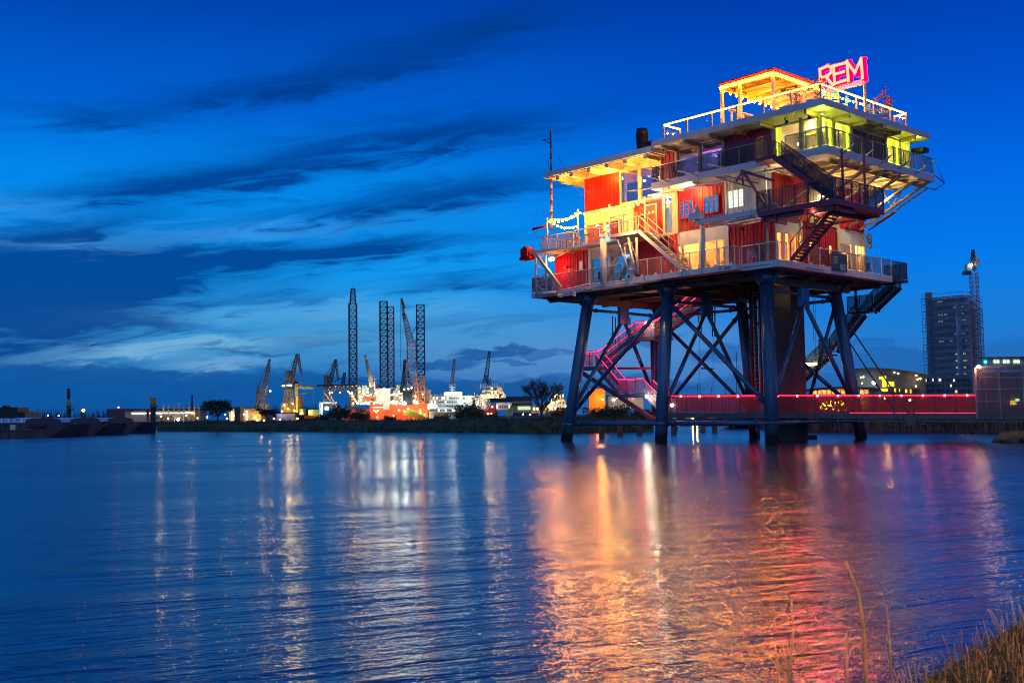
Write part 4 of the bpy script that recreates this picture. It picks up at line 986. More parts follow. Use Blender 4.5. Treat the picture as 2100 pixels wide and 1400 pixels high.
for z in (2.4, 3.1, 3.75):
    for d in (0, 2.2): m.beam(BP(tsc, z, d), BP(1, z, d), .03)
scn = m.build('tall_screen', GALV, fb)
for k in range(15):
    t = .03 + k * .049; MB().hexa([BP(t + q, z, -.02 + e) for q in (0, .0045) for z in (2.70, 2.80) for e in (0, .05)]).build('led_fitting', E_REDW, fb)
NET_S = net('tall screen mesh', (.16, .13, .15), .24)
for d in (0.03, 2.2): MB().hexa([BP(t, z + (.27 if t == 1 and z > 4 else 0), d + e) for t in (tsc, 1) for z in (1.76, 4.28) for e in (0, .006)]).build('mesh_panel', NET_S, scn)
sl = thing('bridge_lamp', BP(tsc + .002, 4.4, 0), 'small orange lamp on the tall screen post of the footbridge', 'lamp')
MB().ball(BP(tsc + .008, 4.35, -.1), .10).build('lamp_head', E_LAMP, sl); plight('lamp_light', BP(tsc + .01, 4.2, -.4), (1, .4, .2), 40, .1, sl)
MB().beam(BP(tsc, 4.3, 0), BP(tsc + .008, 4.4, -.1), .04).build('bracket', BST, sl)
m = MB()
pD = legp(5, 7.0)
m.tube(onW(1742, 668, v=8.2), BP(.592, 1.5, -.05), .045); m.tube(onW(1744, 705, v=8.2), BP(.56, 1.5, 2.0), .045); m.build('stay_rod', DGREY, fb)
MB().hexa([BP(t, z, d) for t in (.582, .602) for z in (1.05, 1.76) for d in (-.1, 2.3)]).build('cross_head', BST, fb)
MB().ball(BP(.617, 1.1, -.1), .22, 10, 5, .3).build('cross_head', BST, fb)
# ------------------------------------------------------------------ pink lit stair tower beside the bridge
PKS = mat('stair tower steel', (.16, .10, .12), .5, .2, .2, 2)
ts = thing('stair_tower', W(11, 5, 0), 'pink lit zigzag stair tower under the platform between the legs', 'stair tower')
vT = 4.8
def tw(px, py, d=0): return onW(px, py, v=vT + d)
NET_P = net('pink lit mesh', (.4, .2, .3), .35)
def tland(x0, x1, y, lab='landing'):
    a, b = on(x0, y, v=vT), on(x1, y, v=vT); z = (a[2] + b[2]) / 2
    o = MB().box(b[0], a[0], vT, vT + 1.9, z - .24, z - .02, W).build(lab, PKS, ts)
    r = railing([W(a[0], vT + 1.85, z), W(a[0], vT + .03, z), W(b[0], vT + .03, z)], 1.05, PKS, o, netm=NET_P, step=.8)
    MB().beam(W(a[0], vT + .05, z + 1.02), W(b[0], vT + .05, z + 1.02), .04).beam(W(a[0], vT + 1.85, z + 1.02), W(a[0], vT + .05, z + 1.02), .04).build('led_strip', E_PINK, o)
    plight('landing_light', W((a[0] + b[0]) / 2, vT + .9, z + 1.2), (1, .03, .15), 90, .1, ts)
    return z
tland(1300, 1342, 690); tland(1178, 1224, 751); tland(1268, 1322, 807)
kw = dict(netm=NET_P, railm=PKS, led=E_PINK)
stair(tw(1418, 632, .9), tw(1342, 689, .9), DV * .9, PKS, ts, 15, **kw)
stair(tw(1302, 690, .95), tw(1222, 752, .95), DV * .9, PKS, ts, 15, **kw)
stair(tw(1222, 752), tw(1268, 807), DV * .9, PKS, ts, 12, **kw)
stair(tw(1322, 808), tw(1362, 850), DV * .9, PKS, ts, 9, **kw)
m = MB(); m.beam(tw(1192, 763), tw(1345, 862), .2, .26); m.beam(tw(1192, 763, 1.8), tw(1345, 862, 1.8), .2, .26)
m.tube(tw(1256, 650, 1), tw(1256, 705, 1), .04); m.tube(tw(1262, 650, 1), tw(1262, 705, 1), .04); m.tube(tw(1337, 697, 1), tw(1340, 850, 1), .12); m.beam(tw(1262, 755, 1.8), tw(1345, 755, 1.8), .12, .16); m.build('stringer_beam', DRED, ts)
sp_ = thing('stair_lamp', tw(1325, 663), 'small warm floodlight on the upper landing of the pink stair tower', 'lamp'); MB().ball(tw(1325, 663), .1).build('lamp_head', E_LAMP, sp_); plight('lamp_light', tw(1325, 666, -.4), (1, .8, .3), 50, .1, sp_)
sp2 = thing('stair_lamp', tw(1327, 813), 'greenish white floodlight under the lowest landing of the pink stair tower', 'lamp'); MB().ball(tw(1327, 813), .13).build('lamp_head', E_WHITE, sp2); plight('lamp_light', tw(1327, 815, -.4), (.9, 1, .7), 70, .1, sp2)
sp3 = thing('stair_lamp', BP(.01, 2.2, -.1), 'white lamp low at the start of the footbridge railing', 'lamp'); MB().ball(BP(.01, 2.2, -.1), .1).build('lamp_head', E_WHITE, sp3)
for (x, y0, y1) in ((1433, 631, 688), (1438, 631, 690), (1461, 628, 690), (1466, 628, 690), (1256, 648, 700), (1292, 650, 700)): MB().tube(onW(x, y0, v=8.6), onW(x, y1, v=8.6), .045).build('hanging_pipe', UNDER, plat)
for (x, y0, y1) in ((1435, 688, 900), (1464, 690, 812), (1673, 610, 800), (1668, 610, 700)): MB().tube(onW(x, y0, v=8.6), onW(x, y1, v=8.6), .014, None, 4).build('hanging_wire', UNDER, plat)
MB().tube(onW(1438, 755, v=8.6), onW(1462, 756, v=8.6), .05).build('swing_bar', UNDER, plat)
# mooring piles and low beam seen below the platform
PILE = mat('weathered pile timber', (.09, .07, .06), .8, 0, .4, 2, .3)
pw = thing('mooring_pile', (0, 0, 0), 'x', 'pile', 'short timber piles standing under the platform')
MB().tube((0, 0, -1.2), (0, 0, 1.15), .24, .23, 14).build('shaft', PILE, pw); MB().tube((0, 0, 1.15), (0, 0, 1.2), .27, .27, 14).build('cap', GALV, pw)
pl_ = [(1234, 896, 'timber pile left of the middle leg, first of the near piles from the lit hut'), (1272, 892, 'second near timber pile, below the pink stair'), (1312, 890, 'third near timber pile, close to the middle leg'), (1382, 889, 'timber pile just right of the middle leg'), (1442, 884, 'slim far pile below the bridge start'), (1466, 885, 'slim far pile beside the bridge middle')]
for k, (x, y, lab) in enumerate(pl_):
    o = pw if k == 0 else copy_tree(pw)
    o.location = onwater(x, y); o['label'] = lab
jt = thing('floating_jetty', onwater(1440, 882), 'dark low jetty beam on the water behind the bridge', 'jetty')
a, b = onwater(1372, 880), onwater(1530, 880); MB().beam(a + Vector((0, 0, .75)), b + Vector((0, 0, .75)), .5, .3).build('beam', PILE, jt)
q = MB()
for t in (.1, .35, .6, .85): p = a.lerp(b, t); q.tube(Vector((p.x, p.y, -.5)), Vector((p.x, p.y, .9)), .15)
q.build('post', PILE, jt)
fd = thing('floating_pontoon', onwater(1640, 899), 'low black pontoon floating beside the near right leg', 'pontoon')
p = onwater(1618, 900); MB().box(p.x - 1.1, p.x + 1.6, p.y - .6, p.y + .8, -.2, .22).build('hull', BLACK, fd); MB().box(p.x - 1.0, p.x + 1.5, p.y - .5, p.y + .7, .22, .27).build('top', GALV, fd)

# ------------------------------------------------------------------ water
mt = bpy.data.materials.new('harbour water'); mt.use_nodes = True; X.nt = mt.node_tree; X.nt.nodes.clear()
b = X.nt.nodes.new('ShaderNodeBsdfPrincipled'); o = X.nt.nodes.new('ShaderNodeOutputMaterial'); X.nt.links.new(b.outputs[0], o.inputs[0])
b.inputs['Base Color'].default_value = (.001, .016, .042, 1); b.inputs['IOR'].default_value = 2.0; b.inputs['Specular IOR Level'].default_value = .8
g = X.nt.nodes.new('ShaderNodeNewGeometry'); gp = g.outputs['Position']; s3 = X.nt.nodes.new('ShaderNodeSeparateXYZ'); X.nt.links.new(gp, s3.inputs[0])
def mapd(sx, sy, rot):
    n = X.nt.nodes.new('ShaderNodeMapping'); n.vector_type = 'TEXTURE'; n.inputs['Rotation'].default_value = (0, 0, rot); n.inputs['Scale'].default_value = (sx, sy, 1); X.nt.links.new(gp, n.inputs[0]); return n.outputs[0]
w1 = xnoise(mapd(2.6, .55, R_(24)), 1.0, 4, .55, .4)
w2 = xnoise(mapd(.55, .13, R_(28)), 1.0, 4, .6, .5)
w3 = xnoise(mapd(14, 5, R_(12)), 1.0, 3, .5, .6)
w4 = xnoise(mapd(.16, .06, R_(10)), 1.0, 2, .6, .2)
yy = X(s3.outputs[1])
near = smooth(yy, 55, 10)
ruff = (smooth(w3, .38, .62) * .5 + smooth(X(s3.outputs[0]), -12, 4) * .55 + smooth(yy, 60, 110) * .3 + .13).clamp()
h = (w1 * .088 + w2 * .028 * (near * .75 + .25) + w4 * .006 * near) * ruff
bn_ = X.nt.nodes.new('ShaderNodeBump'); bn_.inputs['Strength'].default_value = .9; bn_.inputs['Distance'].default_value = 1.0
X.nt.links.new(h.v, bn_.inputs['Height']); X.nt.links.new(bn_.outputs[0], b.inputs['Normal'])
X.nt.links.new(((1 - ruff) * .13 + .13).v, b.inputs['Roughness'])
me = MB(); me.face([(-4000, -60, 0), (4000, -60, 0), (4000, 5000, 0), (-4000, 5000, 0)])
tag(me.build('water', mt), kind='structure')

# ------------------------------------------------------------------ banks
GRASS = mat('dark rough grass', (.035, .055, .022), .85, 0, .6, .9, .5, spot=(.10, .08, .045), spotk=.6, spotscale=.5)
EARTH = mat('brown earth', (.10, .065, .045), .9, 0, .5, 3, .5)
QUAYM = mat('quay concrete', (.10, .10, .11), .85, 0, .3, .2)
def bank(name, front, depth, zt, seg=70, mt=GRASS, lip=3.0):
    """land strip whose water's edge follows the list of points front, with a bumpy top"""
    m = MB(); rows = []
    P = []
    tot = len(front) - 1
    for k in range(seg + 1):
        t = k / seg * tot; i = min(int(t), tot - 1); P.append(front[i].lerp(front[i + 1], t - i))
    prof = [(0, -.5), (.05, .12), (.5, .35), (1.3, .7), (lip, 1.0), (depth * .5, 1.05), (depth, .9), (depth + 1, -.6)]
    for k, p in enumerate(P):
        d = Vector((p.x, p.y, 0)).normalized()
        rows.append([Vector((p.x, p.y, 0)) + d * (a + random.uniform(-.25, .25)) + Vector((0, 0, z * zt + (random.uniform(-.12, .16) if 0 < j < 7 else 0))) for j, (a, z) in enumerate(prof)])
    for r0, r1 in zip(rows, rows[1:]):
        for j in range(len(prof) - 1): m.face([r0[j], r1[j], r1[j + 1], r0[j + 1]], True)
    return tag(m.build(name, mt), kind='structure')
fl = [onwater(x, y) for x, y in ((322, 883.5), (450, 884), (640, 884.5), (900, 885.5), (1080, 887), (1190, 887), (1340, 884))]
bank('bank', fl, 16, 1.25, 90)
fr = [onwater(x, y) for x, y in ((1560, 879), (1600, 882), (1660, 884), (1760, 885), (1900, 885), (2020, 886), (2160, 888), (2500, 893))]
bank('bank', fr, 30, 1.3, 80, EARTH)
m = MB(); m.face([(-3500, 210, .8), (3500, 210, .8), (3500, 4800, .8), (-3500, 4800, .8)]); m.face([(-3500, 210, .8), (3500, 210, .8), (3500, 210, -1), (-3500, 210, -1)])
tag(m.build('ground', QUAYM), kind='structure')
m = MB(); ra = [onwater(1700, 880), onwater(2600, 880)]
m.face([(22, 118, 1.1), (160, 110, 1.1), (400, 215, 1.1), (45, 215, 1.1)]); tag(m.build('ground', QUAYM), kind='structure')

def card(m, p, h, w, a):
    d = Vector((math.cos(a), math.sin(a), 0)) * w / 2; q = p + Vector((random.uniform(-.15, .15) * h, random.uniform(-.1, .1) * h, h)); m.face([p - d, p + d, q])
def reeds(front, n, dep, hmin, hmax, w, mt, name, label, bush=0, zf=None):
    m = MB(); tot = len(front) - 1
    for _ in range(n):
        t = random.random() * tot; i = min(int(t), tot - 1); p = front[i].lerp(front[i + 1], t - i); d = Vector((p.x, p.y, 0)).normalized()
        q = p + d * (random.random() ** 1.3) * dep; z = .1 + min(1, (q - p).length / 3.0) * 1.0; q = Vector((q.x, q.y, z - .15)); card(m, q, random.uniform(hmin, hmax), w * random.uniform(.6, 1.4), random.uniform(0, math.pi))
    o = m.build(name, mt, fix=False); tag(o, label, 'vegetation', kind='stuff'); return o
REEDR = mat('tall brown reed', (.24, .15, .095), .75, 0, .5, 1.2, 0, spot=(.06, .05, .03), spotk=.6, spotscale=.4)
reeds(fr[1:], 9000, 3.0, .8, 1.75, .09, REEDR, 'reeds', 'band of tall brown reeds along the shore behind the footbridge')
HERB = mat('dark green scrub', (.045, .06, .025), .85, 0, .6, .7, 0, spot=(.14, .11, .07), spotk=.7, spotscale=.35)
reeds(fl, 11000, 5.0, .25, .8, .16, HERB, 'undergrowth', 'dark green grass and scrub covering the low bank across the water')
# stones at the water's edge
m = MB()
for _ in range(70):
    t = random.random() * 5.9; i = int(t); p = fl[i].lerp(fl[i + 1], t - i); m.ball(p + Vector((0, random.uniform(0, 1.5), .15)), random.uniform(.1, .28), 6, 4, .6)
tag(m.build('pebbles', CONC), 'grey stones scattered along the edge of the far bank', 'stones', kind='stuff')
isl = onwater(2085, 906)
m = MB(); 
for k in range(46):
    a, r = random.uniform(0, 6.28), random.random() ** .5; p = Vector((isl.x + 1.3 + 2.6 * r * math.cos(a), isl.y + 1.2 * r * math.sin(a), .05)); m.ball(p, random.uniform(.15, .4), 7, 4, .6)
tag(m.build('rock_islet', PILE), 'small rock islet topped with dry grass near the right shore', 'islet')
m = MB()
for k in range(1500):
    a, r = random.uniform(0, 6.28), random.random() ** .5; card(m, Vector((isl.x + 1.4 + 2.3 * r * math.cos(a), isl.y + .9 * r * math.sin(a), .15)), random.uniform(.2, .48), .04, a)
tag(m.build('dry_grass', REED, fix=False), 'pale dry grass on the rock islet', 'grass', kind='stuff')

# ------------------------------------------------------------------ trees
def tree(base, h, r, label, crownmt, nb=8, leaves=900, ls=.3, bare=False, group=None, name='tree', trunk_r=None, low=.35, sz=.8):
    t = thing(name, base, label, 'tree', group); B = Vector(base); tr = MB(); tips = []
    rr = trunk_r or h * .03
    def br(p, d, L, rad, lev):
        q = p + d * L; tr.tube(p, q, rad, rad * .65, 5, False)
        if lev == 0: tips.append(q); return
        for _ in range(3 if lev > 1 or bare else 2):
            nd = (d + Vector((random.gauss(0, .5), random.gauss(0, .5), random.gauss(.15, .35)))).normalized(); br(q, nd, L * random.uniform(.6, .85), rad * .6, lev - 1)
    top = B + Vector((0, 0, h * low)); tr.tube(B - Vector((0, 0, .3)), top, rr, rr * .75, 8)
    for k in range(nb):
        a = 6.28 * k / nb + random.uniform(-.3, .3); d = Vector((math.cos(a) * r / h * 1.3, math.sin(a) * r / h * 1.3, random.uniform(.5, 1.1))).normalized()
        br(B + Vector((0, 0, h * low * random.uniform(.6, 1))), d, h * .26, rr * .5, 3 if bare else 2)
    for q in tips:
        for _ in range(2): tr.tube(q, q + Vector((random.gauss(0, 1), random.gauss(0, 1), random.uniform(.2, 1.6))).normalized() * r * random.uniform(.25, .5), .025, .008, 4, False)
    tr.build('trunk', TWIG, t)
    if not bare:
        f = MB()
        for q in tips:
            if random.random() < .85: leafcloud(f, q, r * .3, max(8, leaves // len(tips)), ls, .8, .1)
        for _ in range(leaves // 30):
            a = random.uniform(0, 6.28); k = random.random() ** .5; leafcloud(f, B + Vector((math.cos(a) * r * k * .75, math.sin(a) * r * k * .6, h * random.uniform(.3, .85))), r * .22, 12, ls, 1, .1)
        f.build('crown', crownmt, t, fix=False)
    return t
def gb(px, Y, z=1.0): p = at(px, 860, Y); return Vector((p.x, p.y, z))
TG = mat('dark green crown', (.028, .045, .018), .8, 0, .5, 1.2); TB = mat('brown green crown', (.06, .06, .03), .8, 0, .5, 1.0); TR_ = mat('rusty crown', (.12, .045, .025), .8, 0, .5, 1.0)
def hpx(py, Y, px=600): return CH + (851.4 - .01308 * (px - 1050) - py) * Y / FPX
tree(gb(446, 158), hpx(814, 158, 446) - 1, 2.1, 'round dark tree on the bank right of the ochre mooring post', TG, 9, 1400, .16)
tree(gb(549, 154), hpx(835, 154, 549) - 1, 1.4, 'small loose tree before the yellow lit crane base', TG, 7, 500, .16)
tree(gb(695, 146), hpx(826, 146, 695) - 1, 1.9, 'dark leafy bush tree left of the orange hull', TG, 9, 900, .17, low=.15)
tree(gb(660, 146), hpx(846, 146, 660) - 1, 1.3, 'low bush at the left foot of the dark tree', TG, 7, 500, .15, low=.15)
tree(gb(737, 140), hpx(836, 140, 740) - 1, 1.7, 'brownish bush in front of the helicopter deck legs', TB, 8, 800, .16, low=.1)
tree(gb(800, 138), hpx(851, 138, 800) - 1, 1.2, 'low bush below the white box on the orange hull', TB, 7, 500, .14, low=.1)
tree(gb(962, 130), hpx(826, 130, 962) - 1, 2.4, 'wide dark bush before the white passenger ship', TB, 10, 1500, .16, low=.12)
tree(gb(1004, 128), hpx(846, 128, 1000) - 1, 1.6, 'low bush right of the wide dark bush', TB, 8, 700, .15, low=.1)
tree(gb(905, 134), hpx(850, 134, 905) - 1, 1.6, 'low scrub bush left of the wide dark bush', TB, 8, 600, .15, low=.1)
tree(gb(1111, 118, .8), hpx(786, 118, 1110) - .8, 2.0, 'tall bare tree with forked branches left of the first platform leg', TG, 9, bare=True, trunk_r=.16, low=.42)
tree(gb(1150, 124), hpx(833, 124, 1150) - 1, 1.5, 'rusty bush behind the first platform leg', TR_, 8, 700, .15, low=.1)
tree(gb(1225, 116), hpx(834, 116, 1225) - 1, 1.9, 'rusty brown bush in front of the orange lit hut', TR_, 8, 900, .15, low=.1)
tree(gb(1262, 114), hpx(829, 114, 1262) - 1, 2.2, 'wide brown bush right of the orange lit hut', TB, 9, 1200, .15, low=.1)
tree(gb(1318, 115), hpx(838, 115, 1318) - 1, 1.9, 'brown bush just left of the middle platform leg', TB, 8, 900, .15, low=.1)
for k, (x, y, lab) in enumerate(((336, 828, 'first'), (346, 826, 'second'), (357, 829, 'third'), (367, 826, 'fourth'), (377, 830, 'fifth'), (388, 827, 'sixth'), (399, 829, 'seventh'), (408, 832, 'eighth'))):
    B = gb(x, 300, .8); t = thing('poplar', B, 'slim pale lit poplar, %s from the ochre mooring post' % lab, 'tree', 'row of bare poplars behind the lit shed'); tr = MB(); H = hpx(y, 300, x) - .8
    for j in range(46):
        z = random.uniform(.1, .85) * H; a = random.uniform(0, 6.28); tr.tube(B + Vector((0, 0, z)), B + Vector((math.cos(a) * .75 * (1.1 - z / H), math.sin(a) * .75, z + H * .16)), .05, .02, 4, False)
    tr.tube(B, B + Vector((0, 0, H)), .14, .03, 5); tr.build('trunk', REED, t)
m = MB()
for k in range(700):
    x = random.choice((random.uniform(40, 330), random.uniform(560, 660))); B = gb(x, random.uniform(330, 380), .8); H = random.uniform(1.2, 5.4)
    m.tube(B, B + Vector((random.uniform(-.4, .4), 0, H)), .14, .03, 3, False)
    for _ in range(3): a = B + Vector((0, 0, H * random.uniform(.3, .7))); m.tube(a, a + Vector((random.uniform(-.9, .9), 0, random.uniform(.6, 1.6))), .06, .02, 3, False)
tag(m.build('undergrowth', TWIG, fix=False), 'far bare thicket along the horizon on the left', 'vegetation', kind='stuff')

# ------------------------------------------------------------------ far shipyard
YD = 300.0
def z_(px, py, Y=YD): return at(px, py, Y).z
def sb(m, x0, x1, y0, y1, Y=YD, dep=8., z0=None):
    """solid between pixel columns x0..x1 and rows y0..y1 (top..bottom) standing at distance Y"""
    xm = (x0 + x1) / 2; a, b = at(x0, 850, Y).x, at(x1, 850, Y).x
    return m.box(a, b, Y, Y + dep, z_(xm, y1, Y) if z0 is None else z0, z_(xm, y0, Y))
STEEL = mat('dark lattice steel', (.03, .04, .06), .6, .2, .3, .3); RUSTY = mat('rust brown steel', (.22, .09, .05), .65, .1, .4, .3)
SHIPW = mat('ship white paint', (.55, .58, .55), .6, 0, .15, .15, 0, spot=(.3, .26, .2), spotk=.4, spotscale=.1); HULLO = mat('orange hull paint', (.62, .07, .012), .5, 0, .2, .12); YELS = mat('yellow crane paint', (.55, .36, .02), .5, 0, .2, .3)
NAVY = mat('navy hull paint', (.03, .04, .07), .5, 0, .3, .2); SHED = mat('pale shed cladding', (.32, .30, .25), .7, 0, .2, .3); SHEDR = mat('dark shed roof', (.05, .05, .065), .8, 0, .2, .3); WDARK = mat('dark ship window', (.02, .03, .04), .2)
E_FL = emi('yard floodlight', (.8, 1, .85), 70); E_FW = emi('yard sodium lamp', (1, .55, .1), 180); E_PORT = emi('lit porthole', (1, .78, .42), 7); E_REDL = emi('red yard lamp', (1, .05, .02), 60); E_TEALL = emi('green yard lamp', (.25, 1, .5), 60); E_DK = emi('deck light strip', (.85, 1, .9), 9); E_ORG = emi('orange signal lamp', (1, .2, .02), 130)
def lattice(m, p0, p1, w, n, thick=.14, w1=None, dep=None):
    """square lattice mast from p0 to p1, width w tapering to w1"""
    p0, p1 = Vector(p0), Vector(p1); w1 = w if w1 is None else w1; ax = (p1 - p0).normalized(); s = Vector((1, 0, 0)); s = (s - ax * s.dot(ax)).normalized(); t = ax.cross(s)
    def C(k, i, j): ww = (w + (w1 - w) * k) / 2; return p0.lerp(p1, k) + s * ww * i + t * ww * j
    cs = ((-1, -1), (1, -1), (1, 1), (-1, 1))
    for i, j in cs: m.beam(C(0, i, j), C(1, i, j), thick * 1.5)
    for k in range(n):
        a, b = k / n, (k + 1) / n
        for q in range(4):
            (i, j), (i2, j2) = cs[q], cs[(q + 1) % 4]
            m.beam(C(a, i, j), C(b, i2, j2), thick); m.beam(C(a, i2, j2), C(b, i, j), thick); m.beam(C(b, i, j), C(b, i2, j2), thick)
    return m
def lamps(root, pts, e, Y=YD, r=.14, nm='lamp'):
    for (x, y) in pts: MB().ball(at(x, y, Y - 1.0), r, 6, 4).build(nm, e, root)
def yardlight(root, px, py, c, w, Y=YD, dz=0): return plight('lamp_light', at(px, py, Y - 4) + Vector((0, 0, dz)), c, w * .055, .4, root)
# jack-up rig with four lattice legs and helicopter deck
rig = thing('jack_up_rig', gb(760, YD, 0), 'orange hulled jack-up vessel with four tall lattice legs and helicopter deck', 'ship')
m = MB(); sb(m, 758, 880, 828, 862, YD, 30, 0.2); sb(m, 700, 760, 838, 862, YD + 4, 24, .2); m.build('hull', HULLO, rig)
m = MB(); sb(m, 764, 786, 833.5, 836, YD - .1, .05); m.build('lettering', SHIPW, rig)
m = MB(); sb(m, 786, 798, 826, 840, YD - 1, 1); m.build('white_box', SHIPW, rig)
for (x, yt, n, mt_, Y, w) in ((723.5, 623, 17, STEEL, YD, 2.0), (786.5, 618, 19, STEEL, YD + 6, 2.0), (801, 629, 17, RUSTY, YD + 22, 1.8), (862, 625, 18, STEEL, YD + 4, 2.1)):
    p1 = at(x, yt, Y); q = MB(); lattice(q, (p1.x, p1.y, 3.5), p1, w, n, .13)
    o = q.build('lattice_leg', mt_, rig)
    if x < 730: q = MB(); lattice(q, p1, at(724, 592, Y), 1.5, 4, .1, 1.0); q.tube(at(724, 592, Y), at(724, 585, Y), .06); q.build('leg_top', STEEL, o)
m = MB(); lattice(m, at(862, 770, YD + 1), at(862, 826, YD + 1), 2.4, 5, .16); m.build('lit_leg_section', mat('lamplit yellow leg', (.6, .25, .03), .5), rig)  # orange lamplight on this part of the leg put into its colour
m = MB(); c = at(695, 790, YD - 4); zt_ = c.z
m.hexa([Vector((x, y, z)) for x in (at(657, 790, YD - 4).x, at(735, 790, YD - 4).x) for y in (YD - 9, YD + 3) for z in (zt_ - .35, zt_ + .1)]); m.build('helicopter_deck', NAVY, rig)
m = MB(); xs = [at(x, 790, YD - 8).x for x in range(664, 740, 9)]
for a, b in zip(xs, xs[1:]): 
    for (p, q) in (((a, zt_ - .4), (b, zt_ - 1.9)), ((a, zt_ - 1.9), (b, zt_ - .4)), ((a, zt_ - 1.9), (b, zt_ - 1.9)), ((a, zt_ - .4), (a, zt_ - 1.9))): m.beam((p[0], YD - 8, p[1]), (q[0], YD - 8, q[1]), .18)
m.beam((xs[0], YD - 8, zt_ - 1.9), (at(700, 845, YD).x, YD, 2.5), .25); m.beam((xs[1], YD - 8, zt_ - 1.9), (at(700, 845, YD).x, YD, 2.5), .2)
m.build('deck_truss', CREAM, rig)
m = MB()
for (x0, x1, y0, y1, dY) in ((733, 756, 796, 830, 4), (756, 772, 788, 830, 6), (770, 800, 796, 828, 3), (806, 822, 800, 828, 6), (824, 846, 802, 828, 8), (846, 858, 806, 828, 5), (742, 752, 790, 797, 3)): sb(m, x0, x1, y0, y1, YD + dY, 8)
m.build('superstructure', SHIPW, rig)
m = MB()
for k in range(90):
    x = random.uniform(735, 876); y = random.uniform(795, 828); a, b = at(x, y, YD + 2), at(x + random.uniform(-8, 8), y + random.uniform(-7, 7), YD + 2); m.beam(a, b, random.uniform(.08, .22))
    if k % 4 == 0: sb(MB(), x, x + random.uniform(2, 6), y, y + random.uniform(2, 5), YD + 2.2, 1).build('deck_locker', random.choice((SHIPW, YELS, HULLO, SHED)), rig)
m.build('deck_pipework', SHIPW, rig)
for _ in range(60): x, y = random.uniform(735, 858), random.uniform(800, 826); sb(MB(), x, x + 1.6, y, y + 2.2, YD + 2.0, .6).build('window', E_PORT, rig)
m = MB(); sb(m, 720, 726, 805, 832, YD + 2, 3); m.build('orange_tank', YELS, rig)
m = MB(); sb(m, 745, 768, 812, 816, YD, 3); sb(m, 752, 760, 815, 822, YD, 3); sb(m, 847, 856, 800, 822, YD + 2, 3); m.build('lifeboat', HULLO, rig)
m = MB(); m.tube(at(763, 792, YD), at(749, 728, YD), .75, .3, 8); m.tube(at(749, 728, YD), at(751, 737, YD), .4, .4, 6); m.build('crane_boom', CREAM, rig)
m = MB(); m.tube(at(768, 800, YD), at(768, 764, YD), .12); 
for y in (770, 777, 784): m.beam(at(764, y, YD), at(772, y, YD), .12)
m.ball(at(817, 792, YD + 4), .75, 8, 6); m.build('radar_mast', SHIPW, rig)
m = MB(); m.prism([at(826, 850, YD - 6), at(876, 862, YD - 6), at(880, 858, YD - 6), at(838, 838, YD - 6)], (0, 1, 0)); m.build('gangway', YELS, rig)
lamps(rig, [(676, 804), (681, 804), (697, 804), (714, 803), (737, 795), (736, 803), (745, 806), (754, 797), (753, 804), (756, 811), (788, 797), (790, 798), (820, 807), (808, 807), (724, 827), (733, 827), (741, 827), (747, 827), (757, 826), (767, 826), (776, 823), (770, 806), (806, 822), (812, 828), (843, 824), (852, 812)], E_FL)
lamps(rig, [(722, 806), (723, 812), (717, 806), (727, 818), (854, 826), (846, 844), (837, 838), (862, 846), (871, 850)], E_FW, r=.16)
for _ in range(30):
    x, y = random.uniform(728, 872), random.choice((random.uniform(796, 828), random.uniform(822, 829), random.uniform(840, 856)))
    MB().ball(at(x, y, YD - 1.4), .10, 6, 4).build('lamp', random.choice((E_FL, E_FW, E_FW, E_TEALL)), rig)
MB().ball(at(829, 827, YD - 8), .5, 8, 6).build('floodlight', E_FL, rig); MB().ball(at(807, 825, YD - 6), .34, 8, 6).build('floodlight', E_FL, rig); MB().ball(at(850, 823, YD - 6), .34, 8, 6).build('floodlight', E_FL, rig)
for (x, y, c, w) in ((829, 822, (.9, 1, .8), 9000), (776, 800, (.85, 1, .85), 5000), (742, 812, (1, .7, .3), 4500), (700, 808, (1, .75, .4), 3500), (862, 815, (1, .42, .08), 6000), (850, 846, (1, .5, .1), 4500), (780, 838, (1, .6, .4), 4500), (806, 790, (1, .7, .4), 3000)): yardlight(rig, x, y, c, w)
# cranes
def crane(name, label, parts, bm, loc, Y=YD, grp='shipyard cranes'):
    t = thing(name, gb(loc, Y, .8), label, 'crane', grp)
    for nm, mk, mt_ in parts: mk(m_ := MB()); m_.build(nm, mt_, t)
    return t
def bx_(*L): return lambda m: [sb(m, *q) for q in L]
def lt_(*L): return lambda m: [lattice(m, at(*a, YD), at(*b_, YD), w, n, .1, w1) for a, b_, w, w1, n in L]
def ln_(r, *L): return lambda m: [m.beam(at(*a, YD), at(*b_, YD), r) for a, b_ in L]
GCR = mat('grey crane steel', (.14, .12, .10), .6, .1, .3, .3)
crane('harbour_crane', 'dark lattice boom crane farthest left, leaning right', [('boom', lt_(((534, 838), (553, 736), 1.9, .4, 14)), GCR), ('mast', lt_(((528, 838), (529, 793), 1.2, .5, 6)), GCR), ('cab', bx_((524, 541, 828, 842)), SHIPW), ('stay', ln_(.09, ((529, 793), (547, 750)), ((553, 736), (554, 790))), STEEL)], None, 534)
cr = crane('harbour_crane', 'tall grey portal crane with bent jib above the yellow lit base', [('portal', lt_(((582, 842), (588, 798), 1.0, .7, 5), ((602, 842), (597, 798), 1.0, .7, 5), ((592, 840), (594, 798), .7, .7, 6)), GCR), ('machine_house', bx_((577, 602, 786, 796), (584, 600, 780, 786)), NAVY),
    ('boom', lt_(((597, 784), (609, 726), 1.2, .5, 9), ((610, 726), (618, 768), .8, .3, 6)), GCR), ('counterweight', bx_((585, 593, 760, 780)), GCR), ('stay', ln_(.16, ((590, 762), (609, 727)), ((610, 727), (602, 784)), ((618, 768), (619, 790))), GCR), ('cab_window', bx_((578, 584, 790, 792, YD - .3, .2), (588, 598, 788.5, 790.5, YD - .3, .2)), E_DK)], None, 594)
